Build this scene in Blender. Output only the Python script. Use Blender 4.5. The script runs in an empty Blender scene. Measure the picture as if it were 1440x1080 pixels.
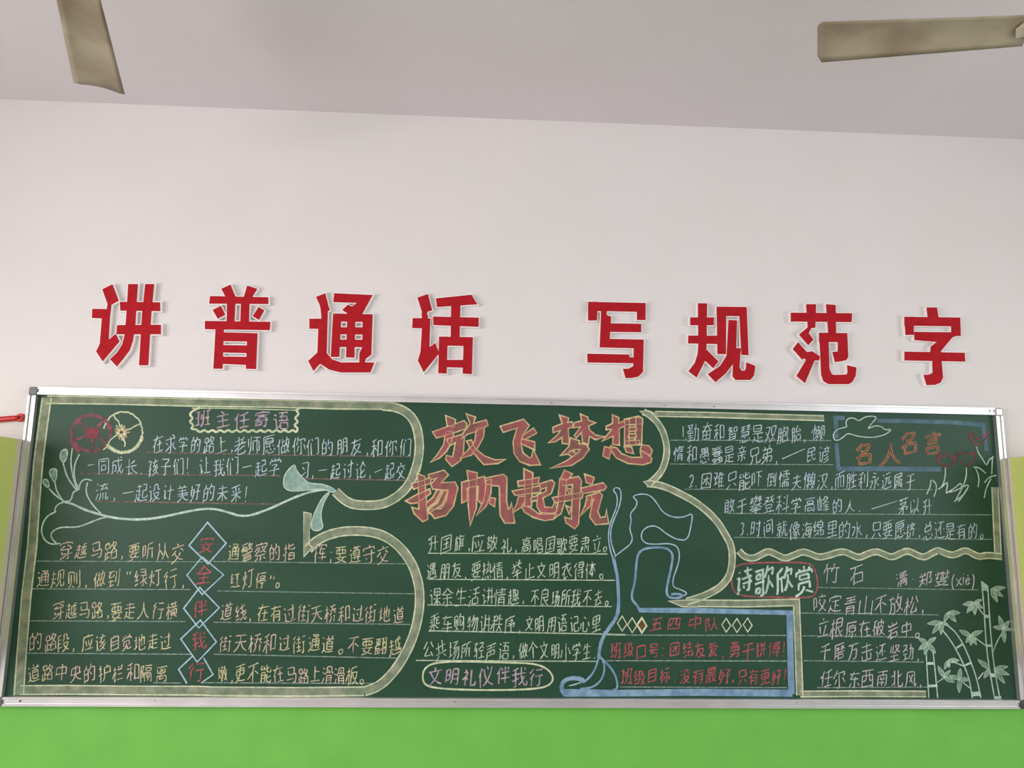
import bpy, bmesh, math, random
from mathutils import Vector, Matrix

C = bpy.context.scene.collection
SC = bpy.context.scene
rnd = random.Random(7)

# ------------------------------------------------------------------ camera
BZ = 1.45                      # height of the blackboard's centre above the floor
CAM = Vector((-0.23353, -3.18941, BZ + 0.13851))
YAW, PITCH, ROLL, FPX = 0.04936, 0.16202, 0.01477, 1100.0


def cam_axes():
    cy, sy, cp, sp = math.cos(YAW), math.sin(YAW), math.cos(PITCH), math.sin(PITCH)
    fwd = Vector((sy * cp, cy * cp, sp))
    right = Vector((cy, -sy, 0))
    up = right.cross(fwd)
    cr, sr = math.cos(ROLL), math.sin(ROLL)
    return cr * right + sr * up, -sr * right + cr * up, fwd


AX_R, AX_U, AX_F = cam_axes()
cd = bpy.data.cameras.new('camera')
cd.sensor_width = 36.0
cd.lens = FPX / 1440.0 * 36.0
cam = bpy.data.objects.new('camera', cd)
m = Matrix((AX_R, AX_U, -AX_F)).transposed().to_4x4()
m.translation = CAM
cam.matrix_world = m
C.objects.link(cam)
SC.camera = cam

# ------------------------------------------------------------------ world, exposure, window light
SC.view_settings.view_transform = 'Standard'
SC.view_settings.look = 'None'
SC.view_settings.exposure = 0.0
SC.view_settings.gamma = 1.0
SC.view_settings.use_curve_mapping = False
world = bpy.data.worlds.new('daylight')
SC.world = world
world.use_nodes = True
bg = world.node_tree.nodes['Background']
bg.inputs[0].default_value = (0.86, 0.93, 1.0, 1)
bg.inputs[1].default_value = 1.0

ROOM_X, ROOM_Y0, ROOM_H = 3.6, -6.2, BZ + 1.841


def window_light(name, x, y, z, sy, sz, power, color, side):
    ld = bpy.data.lights.new(name, 'AREA')
    ld.shape = 'RECTANGLE'
    ld.size, ld.size_y = sy, sz
    ld.energy = power
    ld.color = color
    o = bpy.data.objects.new(name, ld)
    o.location = (x, y, z)
    d = Vector((side, 0, -0.3))
    o.rotation_euler = d.to_track_quat('-Z', 'Z').to_euler()
    C.objects.link(o)


LEFT_P, RIGHT_P = 57.0, 27.0
for wy, rp in ((-2.15, 1.25), (-3.85, 1.1), (-5.4, 0.4)):
    window_light('window_daylight', -ROOM_X + 0.03, wy, 1.75, 1.25, 1.65, LEFT_P, (1.0, 0.95, 0.962), 1)
    window_light('window_daylight', ROOM_X - 0.03, wy, 1.75, 1.25, 1.65, RIGHT_P * rp, (0.93, 1.0, 1.03), -1)


def ray(px, py):
    return CAM, AX_F + AX_R * ((px - 720) / FPX) + AX_U * ((540 - py) / FPX)


def on_y(px, py, Y=0.0):
    """the point of the plane at depth Y that shows at this place of the photograph"""
    o, v = ray(px, py)
    return o + v * ((Y - o.y) / v.y)


# ------------------------------------------------------------------ materials
def mat(name, color, rough=0.6, metal=0.0, spec=0.5, color2=None, scale=8.0, bump=0.0, stretch=None, lo=0.35, hi=0.65, detail=4.0):
    M = bpy.data.materials.new(name)
    M.use_nodes = True
    nt = M.node_tree
    b = nt.nodes['Principled BSDF']
    b.inputs['Roughness'].default_value = rough
    b.inputs['Metallic'].default_value = metal
    b.inputs['Specular IOR Level'].default_value = spec
    b.inputs['Base Color'].default_value = (*color, 1)
    if color2 or bump:
        tc = nt.nodes.new('ShaderNodeTexCoord')
        n = nt.nodes.new('ShaderNodeTexNoise')
        n.inputs['Scale'].default_value = scale
        n.inputs['Detail'].default_value = detail
        src = tc.outputs['Object']
        if stretch:
            mp = nt.nodes.new('ShaderNodeMapping')
            mp.inputs['Scale'].default_value = stretch
            nt.links.new(src, mp.inputs[0])
            src = mp.outputs[0]
        nt.links.new(src, n.inputs['Vector'])
        if color2:
            r = nt.nodes.new('ShaderNodeValToRGB')
            r.color_ramp.elements[0].position = lo
            r.color_ramp.elements[1].position = hi
            r.color_ramp.elements[0].color = (*color, 1)
            r.color_ramp.elements[1].color = (*color2, 1)
            nt.links.new(n.outputs['Fac'], r.inputs[0])
            nt.links.new(r.outputs[0], b.inputs['Base Color'])
        if bump:
            bp = nt.nodes.new('ShaderNodeBump')
            bp.inputs['Strength'].default_value = bump
            bp.inputs['Distance'].default_value = 0.002
            nt.links.new(n.outputs['Fac'], bp.inputs['Height'])
            nt.links.new(bp.outputs[0], b.inputs['Normal'])
    return M


def srgb(r, g, b):
    f = lambda c: (c / 255 / 12.92) if c / 255 <= 0.04045 else ((c / 255 + 0.055) / 1.055) ** 2.4
    return (f(r), f(g), f(b))


BOARD = srgb(34, 66, 48)


def chalk(name, c1, c2=None, cover=0.85, scale=60.0, scale2=14.0):
    """powdery chalk: its colour (two sticks if c2) broken up by board showing through the grain"""
    M = bpy.data.materials.new(name)
    M.use_nodes = True
    nt = M.node_tree
    b = nt.nodes['Principled BSDF']
    b.inputs['Roughness'].default_value = 0.95
    b.inputs['Specular IOR Level'].default_value = 0.1
    tc = nt.nodes.new('ShaderNodeTexCoord')
    n1 = nt.nodes.new('ShaderNodeTexNoise')
    n1.inputs['Scale'].default_value = scale
    n1.inputs['Detail'].default_value = 6
    nt.links.new(tc.outputs['Object'], n1.inputs['Vector'])
    r1 = nt.nodes.new('ShaderNodeMapRange')
    r1.inputs['From Min'].default_value = 0.36
    r1.inputs['From Max'].default_value = 0.60
    r1.inputs['To Min'].default_value = max(0.0, 2 * cover - 1.0)
    r1.inputs['To Max'].default_value = 1.0
    nt.links.new(n1.outputs['Fac'], r1.inputs['Value'])
    n2 = nt.nodes.new('ShaderNodeTexNoise')
    n2.inputs['Scale'].default_value = scale2
    n2.inputs['Detail'].default_value = 3
    nt.links.new(tc.outputs['Object'], n2.inputs['Vector'])
    r2 = nt.nodes.new('ShaderNodeValToRGB')
    r2.color_ramp.elements[0].position = 0.42
    r2.color_ramp.elements[1].position = 0.58
    r2.color_ramp.elements[0].color = (*c1, 1)
    r2.color_ramp.elements[1].color = (*(c2 or c1), 1)
    nt.links.new(n2.outputs['Fac'], r2.inputs[0])
    mx = nt.nodes.new('ShaderNodeMix')
    mx.data_type = 'RGBA'
    mx.inputs[6].default_value = (*BOARD, 1)
    nt.links.new(r1.outputs['Result'], mx.inputs[0])
    nt.links.new(r2.outputs[0], mx.inputs[7])
    nt.links.new(mx.outputs[2], b.inputs['Base Color'])
    return M


M_WALL = mat('white_wall_paint', srgb(232, 227, 226), 0.85, spec=0.2, color2=srgb(229, 225, 223), scale=3.0, bump=0.02)
M_CEIL = mat('ceiling_paint', srgb(228, 222, 225), 0.9, spec=0.1, color2=srgb(225, 219, 221), scale=2.0)
M_GREEN = mat('green_wall_paint', srgb(120, 198, 84), 0.55, spec=0.3, color2=srgb(114, 192, 80), scale=5.0)
M_FLOOR = mat('terrazzo_floor', srgb(170, 165, 155), 0.5, color2=srgb(120, 115, 108), scale=60.0)
M_BOARD = mat('green_chalkboard', srgb(31, 68, 48), 0.46, spec=0.31, color2=srgb(38, 77, 56), scale=2.2, stretch=(1, 1, 2.4), detail=6)
M_ALU = mat('aluminium_rail', (0.73, 0.715, 0.72), 0.36, metal=0.75, color2=(0.64, 0.63, 0.63), scale=7.0, stretch=(1, 6, 1))
M_CAP = mat('grey_plastic_cap', srgb(112, 116, 114), 0.5)
M_CAPD = mat('dark_plastic_cap', srgb(66, 70, 70), 0.5)
M_SCREW = mat('dark_screw', (0.10, 0.10, 0.10), 0.5, metal=0.5)
M_FOAM = mat('white_foam', srgb(250, 246, 244), 0.8)
M_RED = mat('red_velvet_face', srgb(182, 30, 40), 0.75, spec=0.15, color2=srgb(172, 26, 36), scale=30.0)
M_CABG = mat('yellow_green_laminate', srgb(226, 240, 136), 0.5, spec=0.3)
M_CABB = mat('beige_edge_board', srgb(232, 224, 202), 0.6, spec=0.3, color2=srgb(224, 216, 192), scale=6, stretch=(1, 1, 0.2))
M_REDP = mat('red_plastic', srgb(196, 34, 34), 0.3, spec=0.5)
M_FANB = mat('dusty_fan_blade', srgb(176, 164, 140), 0.6, color2=srgb(138, 122, 100), scale=5.0)
M_FANI = mat('dusty_blade_iron', srgb(196, 186, 166), 0.5)
M_FANW = mat('fan_motor_enamel', srgb(210, 204, 192), 0.4)
M_UPVC = mat('window_frame_white', srgb(235, 235, 235), 0.4)

CH_PALE = chalk('chalk_pale_yellow', srgb(222, 228, 192), srgb(204, 216, 178), 0.86)
CH_BAND = chalk('chalk_khaki_band', srgb(158, 162, 138), srgb(136, 150, 124), 0.82, 25)
CH_MINT = chalk('chalk_mint', srgb(204, 226, 212), srgb(184, 212, 196), 0.85)
CH_MINTF = chalk('chalk_mint_fill', srgb(150, 180, 162), srgb(120, 156, 136), 0.75, 60)
CH_LEAF = chalk('chalk_leaf_fill', srgb(146, 180, 146), srgb(122, 160, 128), 0.78, 60)
CH_WHITE = chalk('chalk_blue_white', srgb(200, 218, 214), srgb(186, 204, 216), 0.82)
CH_CREAM = chalk('chalk_white_cream', srgb(204, 220, 194), srgb(192, 210, 186), 0.78)
CH_YELL = chalk('chalk_yellow_and_pink', srgb(216, 212, 164), srgb(214, 194, 176), 0.78, 60, 9)
CH_LAV = chalk('chalk_lavender', srgb(186, 168, 192), srgb(204, 178, 184), 0.74)
CH_PINKW = chalk('chalk_pinkish_white', srgb(214, 196, 206), srgb(200, 204, 200), 0.82)
CH_REDL = chalk('chalk_red', srgb(186, 100, 108), srgb(170, 92, 98), 0.74)
CH_REDF = chalk('chalk_red_fill', srgb(178, 98, 102), srgb(146, 98, 92), 0.84, 40, 10)
CH_ORNG = chalk('chalk_orange', srgb(218, 170, 122), srgb(208, 146, 106), 0.85)
CH_TITLE = chalk('chalk_title_outline', srgb(226, 208, 158), srgb(216, 176, 136), 0.86)
CH_BLUE = chalk('chalk_blue', srgb(146, 178, 202), srgb(126, 160, 190), 0.84, 30)
CH_BLUEM = chalk('chalk_muted_blue', srgb(104, 132, 146), srgb(92, 122, 136), 0.85, 30)
CH_SKY = chalk('chalk_sky_line', srgb(182, 212, 222), srgb(166, 200, 216), 0.85)
CH_RULEP = chalk('chalk_dim_pink_rule', srgb(140, 112, 112), None, 0.66)
CH_RULEW = chalk('chalk_grey_rule', srgb(150, 168, 158), None, 0.70)
CH_RULEB = chalk('chalk_bright_rule', srgb(194, 210, 184), None, 0.78)
CH_DUSTR = chalk('chalk_smudged_red', srgb(164, 98, 110), srgb(132, 88, 94), 0.74, 40)


# ------------------------------------------------------------------ helpers
def link(name, bm, mats, parent=None, smooth=False):
    me = bpy.data.meshes.new(name)
    bm.to_mesh(me)
    bm.free()
    for mm in (mats if isinstance(mats, (list, tuple)) else [mats]):
        me.materials.append(mm)
    if smooth:
        for p in me.polygons:
            p.use_smooth = True
    o = bpy.data.objects.new(name, me)
    C.objects.link(o)
    if parent:
        o.parent = parent
        if parent.type == 'EMPTY':
            o.matrix_parent_inverse = Matrix.Translation(-parent.location)
    return o


def tag(o, label=None, cat=None, group=None, kind=None):
    for k, v in (('label', label), ('category', cat), ('group', group), ('kind', kind)):
        if v:
            o[k] = v
    return o


def empty(name, loc, label, cat, group=None):
    o = bpy.data.objects.new(name, None)
    o.location = loc
    o.empty_display_size = 0.1
    C.objects.link(o)
    return tag(o, label, cat, group)


def box(bm, x0, x1, y0, y1, z0, z1, bevel=0.0):
    vs = [bm.verts.new((x, y, z)) for x in (x0, x1) for y in (y0, y1) for z in (z0, z1)]
    fs = [(0, 1, 3, 2), (4, 6, 7, 5), (0, 4, 5, 1), (2, 3, 7, 6), (0, 2, 6, 4), (1, 5, 7, 3)]
    nf = [bm.faces.new([vs[i] for i in f]) for f in fs]
    if bevel:
        es = list({e for f in nf for e in f.edges})
        bmesh.ops.bevel(bm, geom=es, offset=bevel, segments=2, affect='EDGES', profile=0.5)
    return bm


def boxes(*bs, bevel=0.0):
    bm = bmesh.new()
    for b in bs:
        box(bm, *b, bevel=bevel)
    return bm


def lathe(bm, prof, cx, cy, n=40):
    """prof: list of (r, z) spun round the vertical through (cx, cy)"""
    rings = []
    for r, z in prof:
        rings.append([bm.verts.new((cx + r * math.cos(2 * math.pi * k / n), cy + r * math.sin(2 * math.pi * k / n), z)) for k in range(n)])
    for a, b in zip(rings[:-1], rings[1:]):
        for k in range(n):
            bm.faces.new((a[k], a[(k + 1) % n], b[(k + 1) % n], b[k]))
    bm.faces.new(rings[0][::-1])
    bm.faces.new(rings[-1])
    bmesh.ops.recalc_face_normals(bm, faces=bm.faces[:])
    return bm


def tube(bm, pts, r, n=16, caps=True):
    rings = []
    for i, p in enumerate(pts):
        p = Vector(p)
        d = (Vector(pts[min(i + 1, len(pts) - 1)]) - Vector(pts[max(i - 1, 0)])).normalized()
        a = d.orthogonal().normalized() if abs(d.z) > 0.9 else d.cross(Vector((0, 0, 1))).normalized()
        b = d.cross(a)
        rr = r[i] if isinstance(r, (list, tuple)) else r
        rings.append([bm.verts.new(p + a * (rr * math.cos(2 * math.pi * k / n)) + b * (rr * math.sin(2 * math.pi * k / n))) for k in range(n)])
    for a, b in zip(rings[:-1], rings[1:]):
        for k in range(n):
            bm.faces.new((a[k], a[(k + 1) % n], b[(k + 1) % n], b[k]))
    if caps:
        bm.faces.new(rings[0][::-1])
        bm.faces.new(rings[-1])
    bmesh.ops.recalc_face_normals(bm, faces=bm.faces[:])
    return bm


# ---- chalk: strokes and patches that lie on the board face (depth 0)
LAYER = 0.00035
STEP = [0]


def level(layer):
    """depth of a stroke; later strokes lie a hair above the ones they cross"""
    STEP[0] = (STEP[0] + 1) % 23
    return -LAYER * layer - STEP[0] * 0.000012


def chaikin(p, closed=False, it=2):
    for _ in range(it):
        q = []
        n = len(p)
        rng = range(n) if closed else range(n - 1)
        if not closed:
            q.append(p[0])
        for i in rng:
            a, b = p[i], p[(i + 1) % n]
            q.append((a[0] * .75 + b[0] * .25, a[1] * .75 + b[1] * .25))
            q.append((a[0] * .25 + b[0] * .75, a[1] * .25 + b[1] * .75))
        if not closed:
            q.append(p[-1])
        p = q
    return p


def b2(p):
    v = on_y(p[0], p[1])
    return (v.x, v.z)


def offset_line(p, d, closed=False):
    """shift a 2-D polyline sideways by d with mitred corners"""
    out = []
    n = len(p)
    for i in range(n):
        a = p[i - 1] if (i > 0 or closed) else p[i]
        c = p[(i + 1) % n] if (i < n - 1 or closed) else p[i]
        d1 = Vector((p[i][0] - a[0], p[i][1] - a[1]))
        d2 = Vector((c[0] - p[i][0], c[1] - p[i][1]))
        if d1.length < 1e-9:
            d1 = d2
        if d2.length < 1e-9:
            d2 = d1
        if d1.length < 1e-9:
            out.append(p[i])
            continue
        d1 = d1.normalized()
        d2 = d2.normalized()
        n1 = Vector((-d1.y, d1.x))
        n2 = Vector((-d2.y, d2.x))
        mm = n1 + n2
        if mm.length < 1e-3:
            mm = n1
        mm = mm.normalized()
        k = min(1.0 / max(mm.dot(n1), 0.35), 2.2)
        dd = d[i] if isinstance(d, (list, tuple)) else d
        out.append((p[i][0] + mm.x * dd * k, p[i][1] + mm.y * dd * k))
    return out


def ribbon(bm, p, w, layer=2, closed=False, mi=0, wobble=0.0):
    """flat chalk stroke along p (board metres) of width w"""
    if len(p) < 2:
        return
    if wobble:
        ws = [w * (1 + rnd.uniform(-wobble, wobble)) / 2 for _ in p]
    else:
        ws = [(w[i] if isinstance(w, (list, tuple)) else w) / 2 for i in range(len(p))]
    L = offset_line(p, ws, closed)
    R = offset_line(p, [-x for x in ws], closed)
    y = level(layer)
    lv = [bm.verts.new((x, y, z)) for x, z in L]
    rv = [bm.verts.new((x, y, z)) for x, z in R]
    n = len(p)
    for i in range(n if closed else n - 1):
        j = (i + 1) % n
        try:
            f = bm.faces.new((lv[i], rv[i], rv[j], lv[j]))
            f.material_index = mi
        except ValueError:
            pass


def patch(bm, p, layer=2, mi=0):
    """flat filled chalk area with outline p (board metres)"""
    y = level(layer)
    vs = [bm.verts.new((x, y, z)) for x, z in p]
    f = bm.faces.new(vs)
    f.normal_update()
    if f.normal.y > 0:
        f.normal_flip()
    f.material_index = mi
    r = bmesh.ops.triangulate(bm, faces=[f])
    for g in r['faces']:
        g.material_index = mi


def zone(ox, oy, s):
    return lambda *pts: [(ox + x / s, oy + y / s) for x, y in pts]


def line(bm, pts, wpx, layer=2, smooth=True, closed=False, mi=0, wobble=0.15):
    p = [b2(q) for q in pts]
    if smooth and len(p) > 2:
        p = chaikin(p, closed)
    ribbon(bm, p, wpx / 350.0, layer, closed, mi, wobble)


def fill(bm, pts, layer=2, smooth=True, mi=0):
    p = [b2(q) for q in pts]
    if smooth:
        p = chaikin(p, True)
    patch(bm, p, layer, mi)


# ---- handwriting: centre lines of the characters, two symbols per point, strokes split by commas
PEN_ORDER = ('(),123;xè“”。一万上不东个中主举乘习于五交亲人从以仪们任伴体余你倒做停像兄全公共击则利到劲勇勤北千升南博原去友双口只号同名吓听和咬唱四团困国在地场坚墩声天夫央奋好子学孩守安定寄察小尔就属山岩峰师序应弟得心总情惰愚愿慧懒懦成'
             '我所护拼指挤挥攀放敢敬文旗时明是智更最有朋未来松板标栏根桥横欣歌止段民水永求汉没活流海清滑灯热燮爱物班生用登的目石破磨礼离科秩穿立竹红级线结绵绿美翻老而肃胎胜胞能自良茅蠢行街衣西要规觉言警计讨让记讲论设诗该语课谚购赏走起越趣路车轻过还远通遇道遵郑里长间队隔难青风马高')
# one entry per character of PEN_ORDER: its strokes, each a run of points written as 100 * x + y
PEN_STROKES = [
[[2401,1712,1426,1440,1546,1855,2465]],
[[865,1359,1751,2032,1715,1003,701]],
[[1321,1421,1415,1312,1110]],
[[2362,2321]],
[[955,1260,1562,2163,2661,3154,3146,3043,2635,1927,1720],[1017,1520,3420]],
[[1259,1462,2263,2661,2959,3057,3049,2642],[1221,1620,2420,3024,3231,3135,2642],[2142,2642]],
[[1010,1414,1520,1421]],
[[2332,2334],[2332,1726,1119,617],[2332,2630,3519,4017],[748,1047,2334],[2334,2839,3446,3848]],
[[3435,1234],[2355,1862],[3435,3340,2945,2546,1846,1341,1238,1228,1522,2219,3120,3422,3625]],
[[2853,2654,2761,3164],[1253,1154,1261,1564]],
[[949,1251,1453,1461],[2449,2851,2953,2961]],
[[1532,1027,1023,1217,1714,2415,2821,2826,2630,2132,1532]],
[[1144,7044]],
[[4215,4314,5514,5917,6131,6249,3149],[1269,6969],[3268,3149,2734,2122,1215]],
[[3851,6451],[3872,3817],[7017,1217]],
[[4053,3552,2643,1434,1135],[6935,5646,5050,4751],[6869,1369],[4468,4464,4161,4056,4115]],
[[3465,3673],[1317,1517,1821,2432],[6818,5930],[4453,4316,4215,3515],[6444,2244,2349,2958,3064],[1464,6764]],
[[7148,6848,5953,4169],[4373,4169],[1048,1448,1649,2958,3868,4169],[4153,4115]],
[[1437,6637],[4173,4115],[6634,6661,1561,1433]],
[[3573,4565,4560],[1216,7016],[1939,6339],[4159,4116],[1560,6660]],
[[1141,1744,2652,2855,2860],[7042,6644,5652,5356,5360],[5360,5564,6072,6373],[2072,2466,2460],[3774,4167],[6728,1528],[5741,2441],[4115,4150],[7060,1260]],
[[6549,5846,5345],[2848,1448],[7017,6120,5325,4633,4135],[1234,1435,2837],[5352,5337,5434,6533,6834,7037],[6859,1359],[4170,4115],[4135,3533,2624,1217],[1769,6173],[3230,2834,2852]],
[[4914,5914,6115,6319,6545,6569,1769],[2557,4046],[1524,5337]],
[[1246,7046],[4168,4116,3915,2814],[6469,1769]],
[[7018,1218],[2146,5746,5518],[3018,3343,3547,3766],[1767,6467]],
[[5256,5853,6744],[2957,1544,1044],[3974,4169,4164],[1364,6864],[6815,5519,4325,3434,2944],[5344,4936,3926,2719,1314]],
[[2829,2528,2324,1517],[4166,3974],[5459,5049],[6418,5528],[4148,4115,3714,3214],[1436,6736],[6848,1248],[1765,6565],[3048,3053,2660]],
[[815,1415,2626,3133,3644,3852,4053],[4053,4173],[4053,4352,4739,5428,6716,7316]],
[[2548,3045,3735,3833,3731],[6917,6224,5734,5442,5243],[5243,5256,5372],[5243,5043,4834,4323,3615],[2672,2548,2447,1927,1315]],
[[1926,1968],[5430,5948,6271],[5430,5730,7015],[5430,5330,4420,3615,3415],[3566,4354],[1623,1926,2627,3732,3835]],
[[5261,4772],[1853,1452,1047],[2915,3718,4323,5334,6148,6669],[7215,6815,5821,4633,3947,3563,3469],[2573,2468,1961,1855,1914]],
[[5914,6614,6816,6872,4972],[3214,3259],[4164,3673],[1752,1250,1145],[2373,1861,1754,1851,1814]],
[[1046,1553,2054],[3217,6917],[3044,7044],[5068,5017],[6671,6572,4967,3365],[2773,2162,2057,2114]],
[[6670,6159],[3271,3470,3760],[1955,1553,1047],[3252,6852],[4973,4914],[2934,7034],[2014,2053,1956,2673]],
[[7060,5360,5158],[1046,1452,1853],[5158,6631],[3029,3941,4453,4755],[3727,6027],[2473,1962,1855,1914],[5158,4858,4560,2960],[4814,4854,4755,4859,4873]],
[[1417,2629],[6618,5529],[4152,4115,3714,3214,3015],[6739,1539],[2156,2452,5652,6156],[852,1252,1855,2156,3365,3871,4172,4964,6157,6156,7052,7253]],
[[3049,3559,3761],[6343,6733,6924],[4414,4914,5115,5161],[3761,4073],[1046,1452,1853],[3943,3226],[3761,6861,7060,7056,6850],[2673,1961,1855,1914]],
[[1753,1250,1045],[3569,3564,3052],[4753,4658,4461],[4753,5053,5050],[4753,3052],[5732,5768],[5815,6615,6817,6872],[4969,2869],[2737,4837],[3744,3723],[2620,5124],[2373,1863,1755,1714]],
[[6026,6032],[6026,5825,5117,4715],[6026,7015],[1045,1251,1753],[2821,4422,4442],[5461,6861],[6032,6233,6543,6861],[3743,3773],[4660,2760],[2372,1756,1814],[6032,5734,5448,5250,5359,5562,5673],[5250,5050,4844,4542,3743,2841,2817]],
[[4973,5068],[2935,3041,7041,7035],[1046,1452,1853],[5032,5015,4914,4114],[3850,6450,6459,3760,3559,3551,3850],[3532,6332],[7068,3068],[2673,1961,1855,1914]],
[[6640,6137,6035],[5233,6035],[4837,3428,3027],[3037,4444],[1047,1452,1853],[4444,4448],[5228,4828,3418,3017,2617],[7019,6425,6035],[4070,5569,5261,5058,4848],[1914,1855,1961,2673],[4274,4173,4171,3463,3348,4548,6649,6659,3159,2858],[4414,5014,5216,5319,5328,5228,5036,4837,4840,4444]],
[[3045,2828,2119,1214],[7024,7020,6916,6715,5015,4819,4846],[3045,1946,1970,6370,6246,3045]],
[[6352,5948,2148,1852],[2332,5932],[4116,4148],[1315,6815],[1249,1852,1953,2859,3971,4172,5757,7049]],
[[5171,5958,6948],[5335,5928,6023],[3071,2054,1447,1247],[2121,2326,3440,3951,4352],[2121,2620,6023],[6615,6322,6023]],
[[1015,1515,3128],[5127,6815],[2837,2873],[5373,5337],[1459,6859],[7037,1237]],
[[6463,1863],[6318,1818,1835],[4118,4173],[6946,1346],[6335,6314]],
[[1532,1570,4070,4033],[5614,6515,6616,6673],[2760,2735,2528,2121,1214],[5368,5330],[4117,3224]],
[[6772,6716,6514,5714],[2544,2143,1226],[5065,5032],[2641,3240,3934],[3953,1253],[2614,2669],[3972,3573,2669,1268]],
[[1752,1856,2363,2469],[1752,2352,3953],[5915,6415,6717,6772],[3953,3958,3761],[3953,4153,4350],[5330,5367],[4337,1437],[2821,2844],[4324,1317],[1370,4470]],
[[2421,2439],[2857,3061,3364,3470,1370],[2857,2556,1348,1148],[2857,3950],[5473,5450,5338,4925,4417],[5915,6415,6718,6857,4557],[1339,3639],[3723,1217]],
[[4763,4764,5568,5670],[4763,4859],[4763,3863,3065,2664],[3628,3524,3019,1314],[3933,3929],[4057,4041],[6350,1750],[6341,1741],[6337,6357,4859],[4859,4758,4157,1958,1757,1737],[4815,5214,6014,6319,6428,1528],[1672,6071]],
[[3926,1426],[4657,7057,6819,6615,5914],[1235,4135],[2643,3943,3952,1353,1343,2643],[1069,4269],[2617,2659],[1016,3218,4118,4317,4619,4924,5341,5573],[3474,3461,3360,2659,1861,1874]],
[[3030,2430,1124],[1356,3056],[4849,5350,6860],[4872,4820,4917,5115,6816,7121,7228],[3072,3015]],
[[6471,5972,3968,1665],[7046,1246],[4115,4168]],
[[5472,5414],[2766,2737,2530,2223,1617,1315,1015],[1246,7046],[1363,2666,3972,4271]],
[[3248,3345,3339],[5048,4739],[6967,1267],[4015,4039],[5627,2427],[4173,4155],[5539,2639],[1514,1553,4155,6554,6515,6214,5514]],
[[6666,6670,6073],[3923,4123,4419],[1973,1915],[1155,2755],[6035,6015,5914,5214],[6743,3543],[7130,2930],[6751,3551],[7066,3166],[6739,6659,3659,3539],[5039,5073]],
[[6970,1770,1633,1217],[3428,2418],[4636,4615,4314,3714],[4459,4464],[6817,6324],[6448,2848],[4459,6457,6337,4636,2837,2857,4459]],
[[6516,6320,6021],[2118,2123,3237,3444],[6021,5926,5135],[1763,6463],[6944,1244],[4144,4173],[6021,2018,1615]],
[[4424,2945],[4424,4121,3317,2614,2315],[4424,4724],[6815,6515,5319,4724],[1363,6863],[3273,2850,2945],[4724,5535,5942,5947,3148,2643,2027,1217]],
[[4468,4848,5235,5534],[4468,6668,6555,6142,5735,5534],[3815,4419,5529],[2634,2641],[2634,3033,3424],[2634,2433,1821,1215],[5534,5529],[6915,6517,5529],[2641,2841,3149,3461,3468,1268],[2641,2343,1455]],
[[6422,1722],[1716,1766,6466,6417]],
[[1215,1414,1515,3230],[6815,5428,5030],[6169,6242,1942,1969,6169]],
[[2745,2534],[2534,2132],[2534,5932,5924,5516,5114,4114],[2357,5957,6058,6070,2171,2157,2357],[1246,6846]],
[[2558,5658],[5714,6314,6715,6770,1470,1414],[2823,2946,5246,5228,2828]],
[[3746,3540],[3746,4146,4952,5760,6066,3368],[3746,3648,2854],[2517,6317],[1456,2059,2966,3368],[3368,3573],[2537,2514],[6314,6339,3539,3440,1334]],
[[5053,5653,6645],[1225,1268,2668,2633,1232],[5070,5015],[3470,7070]],
[[6115,6150],[6572,6473,5470,4368,4166,4135,3927,3515],[1332,2732,2768,1468,1326],[4151,7051]],
[[1024,1026,1533,2043,2345,2545],[2545,3043,3734],[6623,4523],[2514,2570],[4517,4668,6667,6618],[1153,3753],[3672,3573,2671,2670,1368]],
[[5264,5370,5173],[6256,7046],[4357,3444],[7064,3564],[1326,1367,2667,2634,1333],[6144,5734,5126,4219,3314],[4244,4536,5325,6516,6815,7115]],
[[3528,6828],[3761,6561],[6816,3516],[6816,6840,3640,3516],[6561,6472,3972,3770,3750,6450,6561],[1326,1366,2667,2634,1333]],
[[6622,1422],[2134,2333,2535,3042,3253,3268],[4868,4840,5037,6037],[6617,6668,1568,1417]],
[[1417,1471,6770,6717],[1417,6717],[4648,4146,3237,2432],[2454,5754],[4026,4426,4627,4663]],
[[1417,6717],[5929,5932,5536,4645,4147],[4051,3752,2352],[6714,6771,1470,1414],[2232,3241,3648,4252,5852],[4126,4163]],
[[5534,5237],[1417,6717],[4029,4060],[5445,2645],[5660,2460],[6717,6770,1471,1414],[2428,5728]],
[[1338,1641,2142],[3263,3573],[5053,5015],[6641,3541],[6915,3215],[1263,6963],[3063,2959,2248,2143,2114]],
[[3850,4250,4753,5253],[3847,3246],[6760,5356],[6760,6735,6634,6132],[1931,1973],[1057,2857],[7123,6917,6615,4215,3917,3867],[5273,5230],[1024,1026,1930,1931,2834]],
[[5951,5743,4926,3714,3214],[5770,5666,4356,4152],[4851,4746,4439,3530],[2073,2029],[2757,1257],[6370,3571],[2830,2029,2028,1124],[3651,4152,4251,6851,6621,6315,5614]],
[[2943,2973],[1546,1570],[6231,1831],[4016,4035],[3843,4344,5150,6059,6467,6471,4171],[7043,6543,5548,4461,4168,4171],[1115,7015]],
[[3873,3966],[5759,6859],[6133,6435,6643,6859],[6126,5925,5721,5015],[6126,7015],[5550,5249,5246,4946,4649],[4649,4659,3158,3248,4649],[2357,1257],[1729,1773],[3314,3714,3815,3831,3934,4337,4441,3041],[2725,4929],[2966,4866],[5974,5550],[6126,6133,5934,5748,5550],[2634,2632,1930,1727,1125]],
[[4046,4032],[4057,4073],[6868,1268],[1757,6557],[6431,1831],[1215,1829,1946,6446,6428]],
[[6915,5721,5028,4341,4043],[1568,6668],[6846,1346],[1115,1315,2320,3533,3842,4043,4068]],
[[1115,1214,1415,2823,3328,3737,4039],[7216,6815,5323,4630,4336,4039],[1763,6463],[4039,4073],[6843,4243,3942,3843,1343]],
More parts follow.
